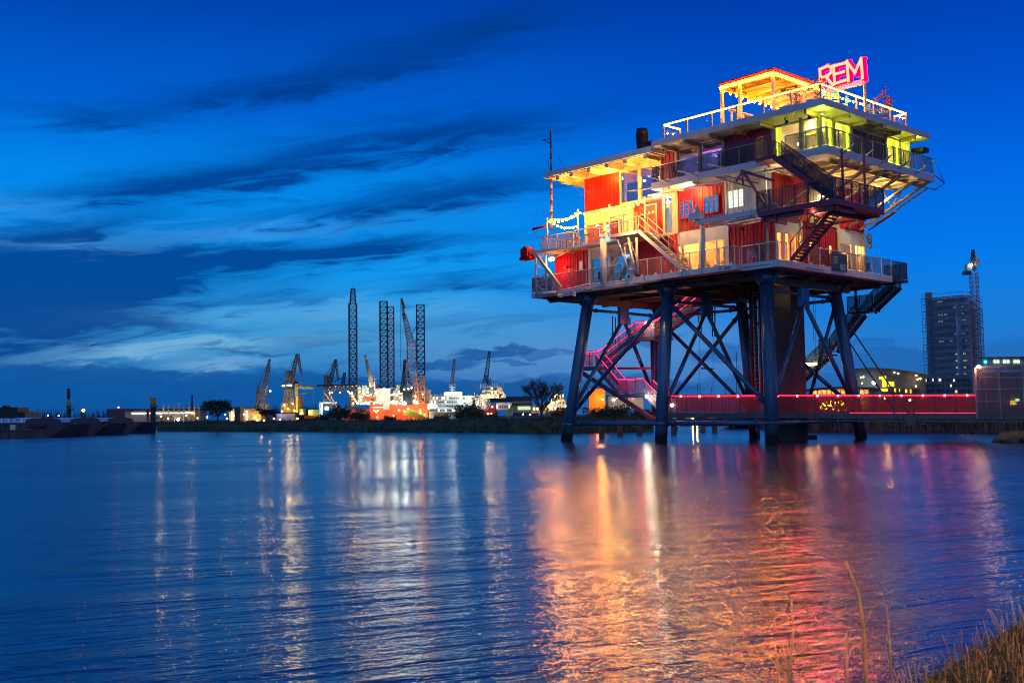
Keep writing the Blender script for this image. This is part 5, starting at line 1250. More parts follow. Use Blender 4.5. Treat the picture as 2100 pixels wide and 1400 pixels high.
sb(mm := MB(), 576, 608, 826, 846, YD + 3, 6); mm.build('base', YELS, cr); lamps(cr, [(583, 830), (590, 838), (600, 828), (604, 842), (578, 843)], E_FW)
yardlight(cr, 592, 832, (1, .7, .18), 9000); yardlight(cr, 596, 800, (1, .8, .4), 5000); yardlight(cr, 610, 806, (1, .8, .3), 4000); yardlight(cr, 536, 820, (1, .75, .4), 4000); yardlight(cr, 690, 800, (1, .75, .4), 4000)
crane('harbour_crane', 'bright yellow tower crane with level jib', [('tower', bx_((606.5, 611, 812, 846)), YELS), ('mast', lt_(((608, 812), (608, 787), .6, .6, 5)), YELS), ('jib', lt_(((608, 794), (643, 796), .5, .3, 9)), YELS), ('stay', ln_(.12, ((608, 787), (642, 795)), ((643, 796), (643, 828)), ((610, 808), (629, 806))), GCR)], None, 608)
crane('harbour_crane', 'grey portal crane rising behind the helicopter deck', [('boom', lt_(((677, 782), (688, 737), 1.1, .4, 8), ((688, 737), (693, 778), .6, .3, 5)), GCR), ('counterweight', bx_((664, 671, 770, 786)), GCR), ('stay', ln_(.15, ((668, 771), (688, 737))), GCR), ('tower', lt_(((672, 842), (673, 786), 2.2, 1.6, 6)), GCR)], None, 676)
crane('harbour_crane', 'small lattice crane top just left of the first rig leg', [('boom', lt_(((703, 788), (707, 764), .8, .5, 4)), STEEL), ('jib', ln_(.2, ((684, 783), (706, 772)), ((736, 780), (757, 784))), STEEL)], None, 704)
RW = mat('red white boom paint', (.45, .3, .28), .6, 0, .9, .25, 0, spot=(.35, .02, .01), spotk=1)
crane('harbour_crane', 'tallest crane of the yard, thick red white lattice body with slim leaning boom', [('tower', lt_(((848, 830), (843, 700), 2.9, 2.2, 15)), RW), ('boom', lt_(((843, 706), (829, 645), 1.9, .9, 9), ((829, 648), (823, 613), .5, .3, 5)), RW), ('boom_head', ln_(.6, ((823, 612), (830, 632)), ((826, 642), (830, 655))), RUSTY), ('stay', ln_(.14, ((843, 690), (858, 660)), ((852, 700), (861, 650)), ((822, 614), (822, 760))), STEEL)], None, 842)
crane('harbour_crane', 'black crane with dark cab standing between the rig legs', [('boom', lt_(((836, 790), (830, 737), 2.0, .6, 9), ((824, 795), (830, 740), .5, .4, 7)), BLACK), ('cab', bx_((820, 847, 792, 804, YD - 5, 4), (826, 846, 803, 824, YD - 5, 4)), BLACK), ('column', lambda m: m.tube(at(838, 830, YD - 3), at(838, 800, YD - 3), 1.1, .8, 12), STEEL), ('lamp', lambda m: [m.ball(at(x, y, YD - 6), .16, 6, 4) for x, y in ((829, 798), (837, 797), (844, 795))], E_FL)], None, 834)
crane('harbour_crane', 'slim lattice mast above the white passenger ship', [('boom', lt_(((927, 788), (932, 736), .9, .4, 9)), GCR)], None, 928)
crane('harbour_crane', 'black lattice boom above the white service ship', [('boom', lt_(((995, 788), (1004, 720), 1.3, .5, 11), ((1004, 790), (996, 770), .8, .6, 3)), BLACK), ('hook_frame', ln_(.25, ((971, 789), (990, 802)), ((1006, 775), (1004, 792))), RUSTY)], None, 998)
# ships
def ship(name, label, hull, decks, loc, lampsL, e=E_FL, hm=NAVY, extra=None, win=True):
    t = thing(name, gb(loc, YD, 0), label, 'ship')
    if hull: m = MB(); [sb(m, *q) for q in hull]; m.build('hull', hm, t)
    m = MB(); [sb(m, *q) for q in decks]; m.build('superstructure', SHIPW, t)
    if win:
        cnt = 0
        for q in decks:
            x0, x1, y0, y1 = q[:4]; Y = q[4] if len(q) > 4 else YD
            if x1 - x0 > 14:
                x = x0 + 1
                while x < x1 - 2:
                    if y1 - y0 > 4 and cnt < 98:
                        cnt += 1; sb(MB(), x, x + 1.5, y0 + (y1 - y0) * .35, y0 + (y1 - y0) * .7, Y - .2, .15).build('window', E_PORT if random.random() < .25 else WDARK, t)
                    x += 3.6
    lamps(t, lampsL, e, r=.13)
    if extra: extra(t)
    return t
def ex1(t):
    m = MB(); sb(m, 900, 962, 829.5, 831.5, YD - 1.2, .1); sb(m, 938, 966, 820, 823.5, YD - 2.2, .1); sb(m, 878, 893, 829, 837, YD - 1.5, .1); m.build('deck_light', E_DK, t)
    m = MB(); m.tube(at(927, 804, YD), at(927, 785, YD), .3, .2)
    for y in (787, 790, 793, 796, 799): m.beam(at(921, y, YD), at(934, y, YD), .14)
    for k in range(16): x = 885 + k * 6.3; m.beam(at(x, 812, YD), at(x, 807 + random.uniform(-4, 2), YD), .08)
    m.beam(at(880, 810, YD), at(984, 812, YD), .07); m.build('mast', SHIPW, t)
    m = MB(); sb(m, 912, 947, 804, 810, YD - .8, .1); m.build('bridge_light', emi('bridge glow', (1, .95, .7), 2.6), t)
    for (x, y, c, w) in ((930, 812, (1, .95, .75), 2600), (905, 835, (.85, 1, .9), 2500), (950, 826, (.9, 1, .9), 2500), (880, 800, (1, .85, .6), 1200)): yardlight(t, x, y, c, w)
ship('passenger_ship', 'long white ship with rows of lit decks and bright bridge', [(878, 968, 842, 862, YD, 14)], [(872, 884, 799, 842, YD + 2, 10), (884, 975, 812, 820, YD, 12), (880, 970, 820, 828, YD - 1, 14), (876, 968, 828, 836, YD - 1.5, 15), (880, 964, 836, 845, YD - 2, 15), (911, 948, 803, 812, YD, 9)], 925,
     [(919, 806), (924, 806), (930, 806), (936, 806), (942, 807), (958, 814), (898, 830), (908, 830), (918, 830), (928, 830), (938, 830), (880, 838), (955, 831)], hm=SHIPW, extra=ex1)
def ex2(t):
    m = MB()
    for k in range(14): x = 985 + k * 3.6; m.beam(at(x, 795, YD), at(x, 787 + random.uniform(-4, 3), YD), .08)
    for k in range(5): m.beam(at(972 + k * 5, 840, YD - 3), at(980 + k * 5, 815, YD - 3), .15)
    for k in range(3):
        c = at(990, 827, YD - 3); q = [c + Vector((math.cos(a) * (2.0 - k * .5), 0, math.sin(a) * (2.0 - k * .5))) for a in [6.28 * j / 16 for j in range(17)]]; m.path(q, .08, 4)
    m.build('deck_gear', SHIPW, t); m = MB(); m.prism([at(1019, 792, YD), at(1024, 815, YD), at(1038, 815, YD), at(1028, 792, YD)], (0, 4, 0)); m.build('funnel', SHIPW, t)
    for (x, y, c, w) in ((1000, 806, (1, .85, .55), 3000), (990, 830, (1, .9, .7), 1600), (1012, 850, (1, .1, .12), 900), (1030, 835, (.7, .6, 1), 900)): yardlight(t, x, y, c, w)
ship('service_ship', 'white service ship with stacked bridge and dark funnel side', [(978, 1000, 838, 862, YD, 14), (1000, 1018, 828, 862, YD + 1, 12)], [(985, 1032, 808, 816, YD, 10), (990, 1026, 800, 808, YD + 1, 9), (993, 1022, 792, 800, YD + 2, 8), (975, 998, 816, 838, YD, 9), (1018, 1050, 826, 840, YD, 8)], 1005,
     [(990, 812), (996, 812), (1003, 811), (1010, 812), (1022, 812), (1030, 812), (960, 814)], E_FW, extra=ex2)
rt = thing('beacon', gb(1009, YD, 0), 'red lamp pair glowing low beside the service ship', 'lamp'); lamps(rt, [(1009.5, 834), (1007, 848), (1001, 848)], E_REDL, r=.26)
def ex3(t):
    m = MB(); lattice(m, at(1134, 806, YD), at(1138, 792, YD), 1.6, 2, .12); lattice(m, at(1147, 806, YD), at(1150, 790, YD), 1.2, 2, .12); m.build('mast', STEEL, t); yardlight(t, 1143, 818, (1, .85, .5), 3500)
ship('tug_ship', 'white lit ship bridge seen just left of the first platform leg', [(1120, 1165, 842, 862, YD, 12)], [(1123, 1163, 830, 842, YD, 8), (1126, 1160, 820, 830, YD + 1, 7), (1130, 1157, 807, 820, YD + 2, 6)], 1143, [(1131, 822), (1139, 812), (1146, 822), (1155, 812), (1161, 833), (1127, 835)], E_FW, extra=ex3)
# sheds
def shed(label, boxes, mt_, roof=None, win=None, e=E_PORT, Y=YD, L=(), le=E_FW, name='warehouse', yl=None):
    x = boxes[0][0]; t = thing(name, gb(x, Y, .8), label, 'building'); m = MB(); [sb(m, *q) for q in boxes]; m.build('wall', mt_, t)
    if roof: m = MB(); [sb(m, *q) for q in roof]; m.build('roof', SHEDR, t)
    if win: m = MB(); [sb(m, *q) for q in win]; m.build('window', e, t)
    lamps(t, L, le, Y=Y)
    for q in (yl or ()): yardlight(t, *q, Y=Y)
    return t
shed('long dark roofed shed behind the service ship', [(1050, 1092, 822, 838, YD + 20, 20)], SHED, [(962, 1092, 813, 822, YD + 20, 24)])
shed('low white and green office building left of the bare tree', [(1052, 1090, 830, 846, YD - 5, 10)], SHED, [(1050, 1092, 827, 830, YD - 6, 12)], [(1062, 1088, 833, 840, YD - 5.4, .2)], emi('pale green lit window', (.75, .95, .6), .9), L=[(1066, 848), (1086, 850)], yl=[(1070, 840, (.8, .9, .7), 1200)])
shed('brick and cream building right of the office', [(1090, 1122, 832, 848, YD, 8)], CREAM, None, [(1094, 1097, 836, 840, YD - .2, .1), (1101, 1104, 836, 840, YD - .2, .1)], E_PORT)
m = shed('tilted ochre cargo ramp on the quay', [(1032, 1033, 858, 862, YD - 10, 1)], YELS, name='cargo_ramp'); m['category'] = 'ramp'; q = MB(); q.prism([at(1031, 861, YD - 10), at(1041, 861, YD - 10), at(1056, 832, YD - 10), at(1047, 832, YD - 10)], (0, 3, 0)); q.build('ramp_plate', YELS, m)
shed('row of low containers on the quay', [(1052, 1072, 846, 853, YD - 8, 3), (1074, 1086, 846, 853, YD - 8, 3), (1090, 1104, 847, 854, YD - 8, 3)], NAVY, name='container_row', L=[(1073, 849)])
shed('long yellow lit shed left behind the poplars', [(256, 400, 842, 864, YD + 10, 12)], SHED, [(256, 400, 838, 842, YD + 9, 14)], [(270, 398, 846.2, 847, YD + 9.8, .1)], E_DK, L=[(328, 848), (395, 847)], yl=[(330, 850, (1, .85, .35), 2500), (390, 850, (1, .8, .3), 2500), (365, 858, (.8, .9, 1), 2200)])
ls_ = thing('yard_lamp', gb(366, YD - 5, .8), 'bright bluish white lamp low behind the bank right of the ochre post', 'lamp'); lamps(ls_, [(365, 860)], E_FL, r=.3)
shed('dark grey flat block left of the ochre post', [(218, 262, 838, 862, YD + 30, 12)], SHEDR)
shed('tan lit workshop wall right of the round tree', [(470, 535, 838, 866, YD, 10)], mat('tan workshop', (.42, .30, .16), .7, 0, .2, .3), [(470, 535, 835, 838, YD - 1, 12)], [(475, 477, 842, 864, YD - .3, .1), (494, 495, 842, 864, YD - .3, .1), (505, 507, 842, 862, YD - .3, .1)], E_PORT, L=[(462, 850), (478, 852), (500, 849), (523, 856), (528, 861)], yl=[(485, 850, (1, .75, .35), 2600), (520, 856, (1, .9, .6), 2200)])
shed('dark tank beside the tan workshop', [(481, 492, 834, 864, YD - 12, 4)], SHEDR, name='storage_tank')
shed('violet grey hull block below the yellow crane', [(566, 600, 848, 866, YD - 3, 6)], mat('violet hull', (.22, .2, .32), .6), L=[(562, 858), (541, 862)], yl=[(575, 850, (.9, .8, 1), 1200)], name='hull_block')
shed('green and yellow cabins right of the yellow crane', [(614, 622, 838, 850, YD, 4), (632, 652, 840, 856, YD, 5)], mat('green cabin', (.3, .4, .15), .7), L=[(618, 848), (635, 845)], yl=[(625, 845, (.9, 1, .5), 1500)], name='cabin')
shed('orange dinghy shaped hull under the green cabins', [(624, 648, 852, 858, YD - 6, 4)], HULLO, name='small_hull', yl=[(635, 850, (1, .4, .2), 900)])
shed('pale column gate left of the helicopter deck', [(654, 659, 824, 858, YD - 6, 2), (659, 688, 824, 827, YD - 6, 2)], SHIPW, name='gantry', L=[(670, 838)], le=E_FL, yl=[(670, 836, (.95, 1, .7), 2200)])
MB().ball(at(670, 837, YD - 7), .42, 8, 6).build('floodlight', E_FL, bpy.data.objects['gantry'])
for k, (x, y, e, r, lab) in enumerate(((171, 841, E_ORG, .42, 'glowing orange red lamp between the two mooring posts'), (55, 838, E_FL, .24, 'small white lamp over the horizon at far left'), (243, 835, E_REDL, .2, 'dim pink light pair above the moored barges'), (554, 802, E_FW, .2, 'lamp hanging from the leftmost crane hook'), (120, 852, E_FL, .14, 'tiny white lamp just above the barge covers'))):
    t = thing('yard_lamp', gb(x, YD - 2, .8), lab, 'lamp'); lamps(t, [(x, y)], e, r=r); MB().beam(gb(x, YD - 1, .8), at(x, y, YD - 1), .12).build('post', STEEL, t)
t = thing('chimney_stack', gb(394, YD + 40, .8), 'thin dark stack behind the poplars', 'chimney'); m = MB(); m.tube(gb(394, YD + 40, .8), at(394, 809, YD + 40), .35, .25); m.build('shaft', STEEL, t)
t = thing('dark_shed', gb(20, YD - 60, .8), 'black low silhouette of a moored vessel at the far left edge', 'ship'); m = MB(); sb(m, -40, 52, 845, 862, 240, 8); sb(m, -40, 35, 835, 846, 241, 6); sb(m, 5, 12, 831, 836, 241, 2); m.build('hull', BLACK, t)
hut = thing('orange_hut', gb(1215, 122, 1), 'tall narrow sheet metal hut glowing orange behind the first platform leg', 'hut')
ORH = mat('orange sheet metal', (.75, .26, .03), .5, 0, .2, .6, .1)
x0, x1 = at(1209, 820, 121).x, at(1240, 820, 121).x; zt_h = hpx(797, 121, 1225)
m = MB().box(x0, x1, 121, 123, .9, zt_h)
for k in range(8): x = x0 + (x1 - x0) * k / 7; m.box(x - .04, x + .04, 120.93, 120.998, .9, zt_h)
m.build('wall', ORH, hut); m = MB().box(x0 - .08, x1 + .08, 120.9, 123.1, zt_h + .003, zt_h + .08); m.build('roof', SHEDR, hut)
for (dx_, z, w) in ((1.0, 3.6, 170), (.4, 1.6, 110)): plight('hut_light', Vector((x0 + dx_, 119.6, z)), (1, .42, .05), w, .3, hut)
MB().ball(Vector((x1 - .3, 119.9, 3.3)), .08).build('lamp', E_FW, hut)
for k, (x0_, x1_, y0, y1, lab, mt_) in enumerate(((1248, 1285, 812, 836, 'grey corrugated shed behind the brown bush', SHED), (1288, 1320, 810, 832, 'small building with pink lit window left of the middle leg', CREAM), (1382, 1440, 853, 864, 'low white cabin seen under the bridge', SHED))):
    t = thing('shed', gb(x0_, 175, .8), lab, 'building'); m = MB(); sb(m, x0_, x1_, y0, y1 + 6, 175, 5); m.build('wall', mt_, t); m = MB(); sb(m, x0_ - 1, x1_ + 1, y0 - 2, y0, 174.8, 6); m.build('roof', SHEDR, t)
    plight('lamp_light', at((x0_ + x1_) / 2, y1 - 4, 171), (1, .75, .5), 260, .2, t)
    m = MB(); sb(m, x0_ + 8, x0_ + 14, y0 + 6, y0 + 9, 174.8, .1); m.build('window', E_PORT if k != 1 else E_MAG, t)
for k, (x, y, lab) in enumerate(((1429, 858, 'warm pair of lamps seen under the bridge deck'), (1421, 858, 'second warm lamp under the bridge deck'), (1266, 815, 'white lamp behind the pink stair flight'))):
    t = thing('quay_lamp', gb(x, 150, .8), lab, 'lamp'); MB().ball(at(x, y, 150), .12).build('lamp_head', E_FW if k < 2 else E_FL, t); MB().beam(at(x, y, 150.2), gb(x, 150.2, .8), .05).build('post', STEEL, t)
for k, (x, y, c_, lab) in enumerate(((330, 853, E_FW, 'yellow lamp in front of the long shed, left end'), (345, 858, E_FW, 'low yellow lamp under the second poplar'), (382, 852, E_FW, 'yellow lamp under the fifth poplar'), (405, 857, E_FL, 'whitish lamp at the right end of the poplars'), (98, 852, E_FL, 'faint lamp left of the slim mooring post'), (425, 855, E_FW, 'yellow lamp just left of the round tree'), (465, 858, E_FW, 'yellow lamp just right of the round tree'), (575, 860, E_FW, 'yellow lamp at the foot of the violet hull'), (610, 858, E_FW, 'yellow lamp at the foot of the yellow crane'))):
    t = thing('yard_lamp', gb(x, YD - 12, .8), lab, 'lamp', 'small lamps along the yard'); MB().ball(at(x, y, YD - 12), .13, 6, 4).build('lamp', c_, t); MB().beam(gb(x, YD - 11.6, .8), at(x, y, YD - 11.6), .1).build('post', STEEL, t)
# sailing boats with bare masts behind the bridge
SBH = mat('boat hull white', (.5, .5, .52), .4)
for k, (x, yt, lab) in enumerate(((1433, 785, 'sailing boat mast farthest left above the bridge start'), (1439, 802, 'short mast second from the left'), (1491, 788, 'slim mast in the middle of the gap'), (1513, 720, 'tallest sailing mast, left of the lift shaft'), (1518, 745, 'leaning mast right beside the tallest one'), (1462, 792, 'mast between the two thin hanging pipes'))):
    t = thing('sailing_boat', gb(x, 150, 0), lab, 'boat', 'sailing boats moored behind the bridge'); c = gb(x, 150, 0)
    m = MB(); m.prism([c + Vector((-3.2, 0, .9)), c + Vector((3.0, 0, .9)), c + Vector((2.4, 0, 0)), c + Vector((-2.4, 0, 0))], (0, 1.8, 0)); m.build('hull', SBH, t)
    MB().box(c.x - 1, c.x + 1, c.y + .3, c.y + 1.5, .9, 1.3).build('cabin', SBH, t)
    p = at(x, yt, 150); m = MB(); m.tube(Vector((c.x, c.y + .9, .9)), Vector((p.x, c.y + .9, p.z)), .06, .04, 6); m.build('mast', STEEL, t)
    m = MB(); m.path([Vector((c.x - 3, c.y + .9, .9)), Vector((p.x, c.y + .9, p.z - .3)), Vector((c.x + 3, c.y + .9, .9))], .014, 3); m.build('stay', STEEL, t)

# ------------------------------------------------------------------ right side: tower block under construction, crane, low blocks
YT = 240.0
NETG = mat('blue scaffold netting', (.06, .12, .18), .8, 0, .5, .35, 0, spot=(.12, .19, .26), spotk=.6, spotscale=.25); CONB = mat('grey concrete frame', (.34, .38, .45), .8, 0, .35, .3)
tb = thing('tower_block', gb(1960, YT, 1), 'unfinished high rise wrapped in blue grey scaffold netting', 'building')
def T2(px, py, Y): return at(px, py, Y)
A = T2(1910, 860, YT); Bq = T2(1991, 860, YT - 6); Cq = T2(2021, 860, YT + 12)
ztop = T2(1975, 613, YT).z; 
def quad(p, q, z0, z1, mt_, name, parent, th=.3, inset=0):
    d = (q - p); d.z = 0; n = Vector((-d.y, d.x, 0)).normalized(); p = Vector((p.x, p.y, 0)) + n * inset; q = Vector((q.x, q.y, 0)) + n * inset
    m = MB().hexa([c + n * t + Vector((0, 0, z)) for c in (p, q) for t in (0, th) for z in (z0, z1)]); return m.build(name, mt_, parent)
A.z = Bq.z = Cq.z = 0
quad(A, Bq, 1, ztop, CONB, 'wall', tb, 1.0, 1.2); quad(Bq, Cq, 1, ztop - 1.6, CONB, 'wall', tb, 1.0, 1.2)
nf = 13; fl_h = (ztop - 7) / nf
m = MB(); sc = MB(); dk = MB(); lw = MB(); lw2 = MB()
def onface(p, q, t, z, off): d = (q - p); n = Vector((-d.y, d.x, 0)).normalized(); return p.lerp(q, t) + n * off + Vector((0, 0, z))
for k in range(nf + 1):
    z = 7 + fl_h * k
    for (p, q) in ((A, Bq), (Bq, Cq)):
        m.beam(onface(p, q, 0, z, 1.0), onface(p, q, 1, z, 1.0), .5, .4); sc.beam(onface(p, q, -.12 if p is A else 0, z + 1.0, -.3), onface(p, q, 1, z + 1.0, -.3), .09); sc.beam(onface(p, q, -.12 if p is A else 0, z + .2, -.3), onface(p, q, 1, z + .2, -.3), .16)
for k in range(15): t = -.12 + 1.12 * k / 14; sc.beam(onface(A, Bq, t, 6.5, -.3), onface(A, Bq, t, ztop + .3, -.3), .08)
for k in range(6): t = k / 5; sc.beam(onface(Bq, Cq, t, 6.5, -.3), onface(Bq, Cq, t, ztop - 1, -.3), .08)
for k in range(nf):
    z = 7 + fl_h * k
    for j, (ta, tb_) in enumerate(((.22, .34), (.38, .46), (.50, .56), (.63, .71), (.76, .88), (.90, .93))):
        hexp = lambda M: M.hexa([onface(A, Bq, t, zz, o_) for t in (ta, tb_) for o_ in (1.1, 1.19) for zz in (z + .7, z + fl_h - .45)])
        r = random.random()
        if j in (3, 4) and (k < 5 or (k in (7, 9, 10, 11) and r < .7)): hexp(lw if k < 5 else lw2)
        elif r < .12: hexp(lw2)
        else: hexp(dk)
    for (ta, tb_) in ((.12, .35), (.45, .6), (.7, .9)):
        dk.hexa([onface(Bq, Cq, t, zz, o_) for t in (ta, tb_) for o_ in (1.1, 1.19) for zz in (z + .7, z + fl_h - .5)])
m.build('floor_edge', mat('pale floor edge', (.6, .66, .74), .8, 0, .3, .4), tb); sc.build('scaffold', GALV, tb); dk.build('window', WDARK, tb)
lw.build('lit_window', emi('dim warm window', (.75, .66, .62), .8), tb); lw2.build('lit_window', emi('dim blue window', (.25, .42, .6), .5), tb)
NETT = net('scaffold netting', (.16, .24, .33), .2)
quad(A, Bq, 6.6, ztop + .2, NETT, 'netting', tb, .01, -.45)
quad(Bq, Cq, 6.6, ztop - 1.2, NETT, 'netting', tb, .01, -.45)
m = MB()
for x in (1901, 1907.5): p = T2(x, 600, YT); lattice(m, Vector((p.x, p.y, 1)), p, .5, 40, .07)
m.build('hoist_mast', GALV, tb)
pod = thing('podium_block', gb(1950, YT - 20, 1), 'low wide base block with lit windows at the foot of the tower', 'building')
m = MB(); sb(m, 1888, 2006, 768, 850, YT - 20, 2, 1.0); m.build('wall', NETG, pod)
m = MB()
for k in range(10):
    x = 1893 + k * 10.6
    for y in (776, 787, 798): sb(m, x, x + random.choice((2.5, 4, 6)), y, y + 4.5, YT - 20.25, .2)
m.build('window', WDARK, pod)
m = MB()
for (x, y, w) in ((1928, 776, 5), (1915, 776, 2.5), (1900, 777, 3), (1958, 777, 3), (1952, 788, 2.5), (1962, 800, 3)): sb(m, x, x + w, y, y + 5, YT - 20.35, .2)
m.build('lit_window', emi('small lit window', (1, .8, .55), 1.2), pod)
tcr = thing('tower_crane', gb(2001, YT - 15, 1), 'tall tower crane in front of the netted high rise', 'crane')
RC = mat('crane red brown', (.30, .12, .10), .6, 0, .3, .3)
p1 = at(1997, 560, YT - 15); m = MB(); lattice(m, Vector((p1.x, p1.y, 1)), p1, 1.3, 30, .055); m.build('mast', RC, tcr)
m = MB(); sb(m, 1991, 2004, 555, 562, YT - 16, 1.4); m.build('slewing_ring', STEEL, tcr)
m = MB(); sb(m, 1996, 2004, 541, 555, YT - 16, 1.4); m.build('cab', SHIPW, tcr)
m = MB(); m.beam(at(1981, 561, YT - 15), at(1999, 542, YT - 15), .5, .5); m.beam(at(1999, 545, YT - 15), at(2005, 531, YT - 15), .9, .7); m.build('jib', RC, tcr)
m = MB(); lattice(m, at(1996, 555, YT - 15), at(1995, 512, YT - 15), .9, 7, .08, .4); m.path([at(1995, 514, YT - 15), at(1987, 540, YT - 15), at(1985, 558, YT - 15)], .05); m.path([at(1995, 514, YT - 15), at(2004, 532, YT - 15)], .05); m.build('apex', STEEL, tcr)
MB().ball(at(1992, 543, YT - 16), .28).build('lamp', E_FL, tcr)
# building behind the tall screen, far right
fb2 = thing('office_block', gb(2060, 190, 1), 'dark flat roofed block with a strip of lit windows at the right edge', 'building')
m = MB(); sb(m, 2020, 2160, 733, 758, 190, 1.5); m.build('wall', CONB, fb2); m = MB(); sb(m, 2008, 2170, 762, 764, 187, 2); m.build('canopy', SHEDR, fb2); m = MB(); sb(m, 2018, 2160, 731, 733, 189, 2); m.build('roof', SHEDR, fb2)
m = MB()
for x, w in ((2043, 5), (2050, 4), (2062, 6), (2070, 5), (2084, 4), (2090, 6)): sb(m, x, x + w, 738, 744, 189.8, .1)
m.build('lit_window', emi('cool lit window', (.8, 1, .6), 1.6), fb2); m = MB(); sb(m, 2024, 2028, 739, 744, 189.7, .1); m.build('green_sign', E_TEAL, fb2)
m = MB(); sb(m, 2010, 2200, 765, 860, 191, 1); m.build('glazed_wall', mat('dusky facade', (.20, .13, .16), .5, 0, .3, .3), fb2)
m = MB()
for x in (2010, 2024, 2040, 2056, 2072, 2090, 2108): sb(m, x, x + 1.4, 765, 860, 190.7, .2)
for y in (785, 808, 830): sb(m, 2010, 2160, y, y + .8, 190.75, .1)
m.build('mullion', GALV, fb2); m = MB(); sb(m, 2022.5, 2025, 768, 860, 190.4, .2); m.build('ochre_pillar', CREAM, fb2)
m = MB(); sb(m, 2074, 2086, 821, 830, 190.3, .2); m.build('lit_sign', emi('orange lit sign', (1, .5, .05), 3), fb2); m = MB(); sb(m, 2084, 2092, 817, 823, 190.1, .2); m.build('lit_sign', emi('green lit sign', (.4, 1, .2), 3), fb2); 
plight('facade_light', at(2035, 790, 184), (1, .5, .35), 50, .4, fb2); plight('facade_light', at(2085, 815, 184), (.8, .3, .8), 60, .4, fb2)
# curved dark building with yellow lamps
cb = thing('curved_building', gb(1800, 210, 1), 'long dark curved roof building with yellow lit bays behind the bridge', 'building')
pts = [(1745, 757), (1790, 755), (1830, 758), (1870, 763), (1898, 768)]
m = MB(); P0 = [at(x, y, 210) for x, y in pts]; m.prism([Vector((p.x, 210, p.z)) for p in P0] + [Vector((P0[-1].x, 210, 1)), Vector((P0[0].x, 210, 1))], (0, 2.5, 0)); m.build('wall', mat('dark brick', (.07, .07, .085), .7, 0, .4, .4), cb)
m = MB()
for a, b in zip(P0, P0[1:]): m.beam(a, b, 1.2, .25)
m.build('roof', SHEDR, cb)
m = MB()
for (x, y, w, h_) in ((1806, 772, 5, 5), (1812, 771, 8, 12), (1812, 783, 8, 10), (1824, 783, 12, 9), (1808, 797, 14, 5), (1836, 796, 3, 8), (1845, 797, 3, 6), (1858, 798, 5, 7), (1868, 798, 3, 8)): sb(m, x, x + w, y, y + h_, 209.7, .2)
m.build('lit_bay', emi('yellow lit bay', (1, .68, .03), 2.4), cb)
m = MB()
for (x, y) in ((1768, 772), (1773, 771), (1770, 784), (1837, 762), (1845, 764), (1882, 768), (1884, 776), (1880, 790)): sb(m, x, x + 1.8, y, y + 3, 209.7, .2)
m.build('lit_window', E_PORT, cb)
m = MB()
for k in range(26): x = 1825 + k * 2.5; sb(m, x, x + .7, 796, 806, 209.6, .2)
m.build('balcony_bar', SHEDR, cb); lamps(cb, [(1792, 785)], E_FL, Y=209, r=.3); lamps(cb, [(1887, 776)], E_FW, Y=209, r=.16)
for (x, y, c, w) in ((1815, 785, (1, .8, .2), 90), (1885, 778, (1, .8, .5), 70), (1792, 788, (.8, 1, .9), 50)): plight('lamp_light', at(x, y, 205), c, w, .3, cb)
# low glass pavilion
pv = thing('glass_pavilion', gb(1720, 140, 1), 'low glass pavilion with curved dark roof and warm fairy lit interior', 'building')
xs_ = [(1658, 799), (1680, 795), (1720, 793), (1780, 794), (1800, 797)]
PP = [at(x, y, 140) for x, y in xs_]; m = MB(); m.prism([Vector((p.x, 139, p.z)) for p in PP] + [Vector((p.x, 139, p.z - .28)) for p in PP[::-1]], (0, 9, 0)); m.build('roof', SHEDR, pv)
m = MB()
for k in range(13): x = 1668 + k * 9.6; sb(m, x, x + .9, 798, 846, 140, .15)
sb(m, 1664, 1785, 812, 813, 139.95, .1); m.build('mullion', SHEDR, pv)
m = MB(); sb(m, 1664, 1785, 798, 812, 147, .2); m.build('rear_wall', mat('pavilion wall', (.6, .48, .34), .7), pv); m = MB(); sb(m, 1664, 1785, 812, 848, 147, .2); m.build('rear_wall', BRWN, pv)
m = MB(); sb(m, 1664, 1785, 797, 848, 140.06, .02); m.build('pane', G_CLEAR, pv); m = MB(); sb(m, 1783, 1806, 797, 848, 140, 6); m.build('pale_block', SHED, pv)
for k in range(46): MB().ball(at(random.uniform(1670, 1740), random.uniform(822, 844), 143 + random.uniform(-1.5, 2)), random.uniform(.05, .10), 6, 4).build('fairy_light', E_BULB, pv)
for x in (1675, 1710, 1745, 1775): plight('room_light', at(x, 806, 143.5), (1, .65, .28), 130, .2, pv)
# street lamps and rooftops between
for k, (x, yt, Y, e, lab) in enumerate(((1866, 820, 120, E_FW, 'small lamp glowing through the bridge mesh'), (1815, 816, 125, E_FW, 'yellow lamp glowing through the bridge mesh beside the pavilion'))):
    t = thing('street_lamp', gb(x, Y, 1), lab, 'street lamp'); p = at(x, yt, Y); m = MB(); m.tube(gb(x, Y, 1), p, .06, .04); m.build('pole', STEEL, t); MB().ball(p, .14).build('lamp_head', e, t); plight('lamp_light', p - Vector((0, 1, 0)), (1, .7, .3), 120, .1, t)
for (x, Y, h, r, lab) in ((1655, 118, 2.4, 1.6, 'bare bush at the left end of the reed shore'), (1840, 128, 3.0, 1.9, 'bare shrub behind the red bridge mesh')):
    tree(gb(x, Y, 1), h, r, lab, TB, 7, bare=True, trunk_r=.08, low=.2, name='shrub')

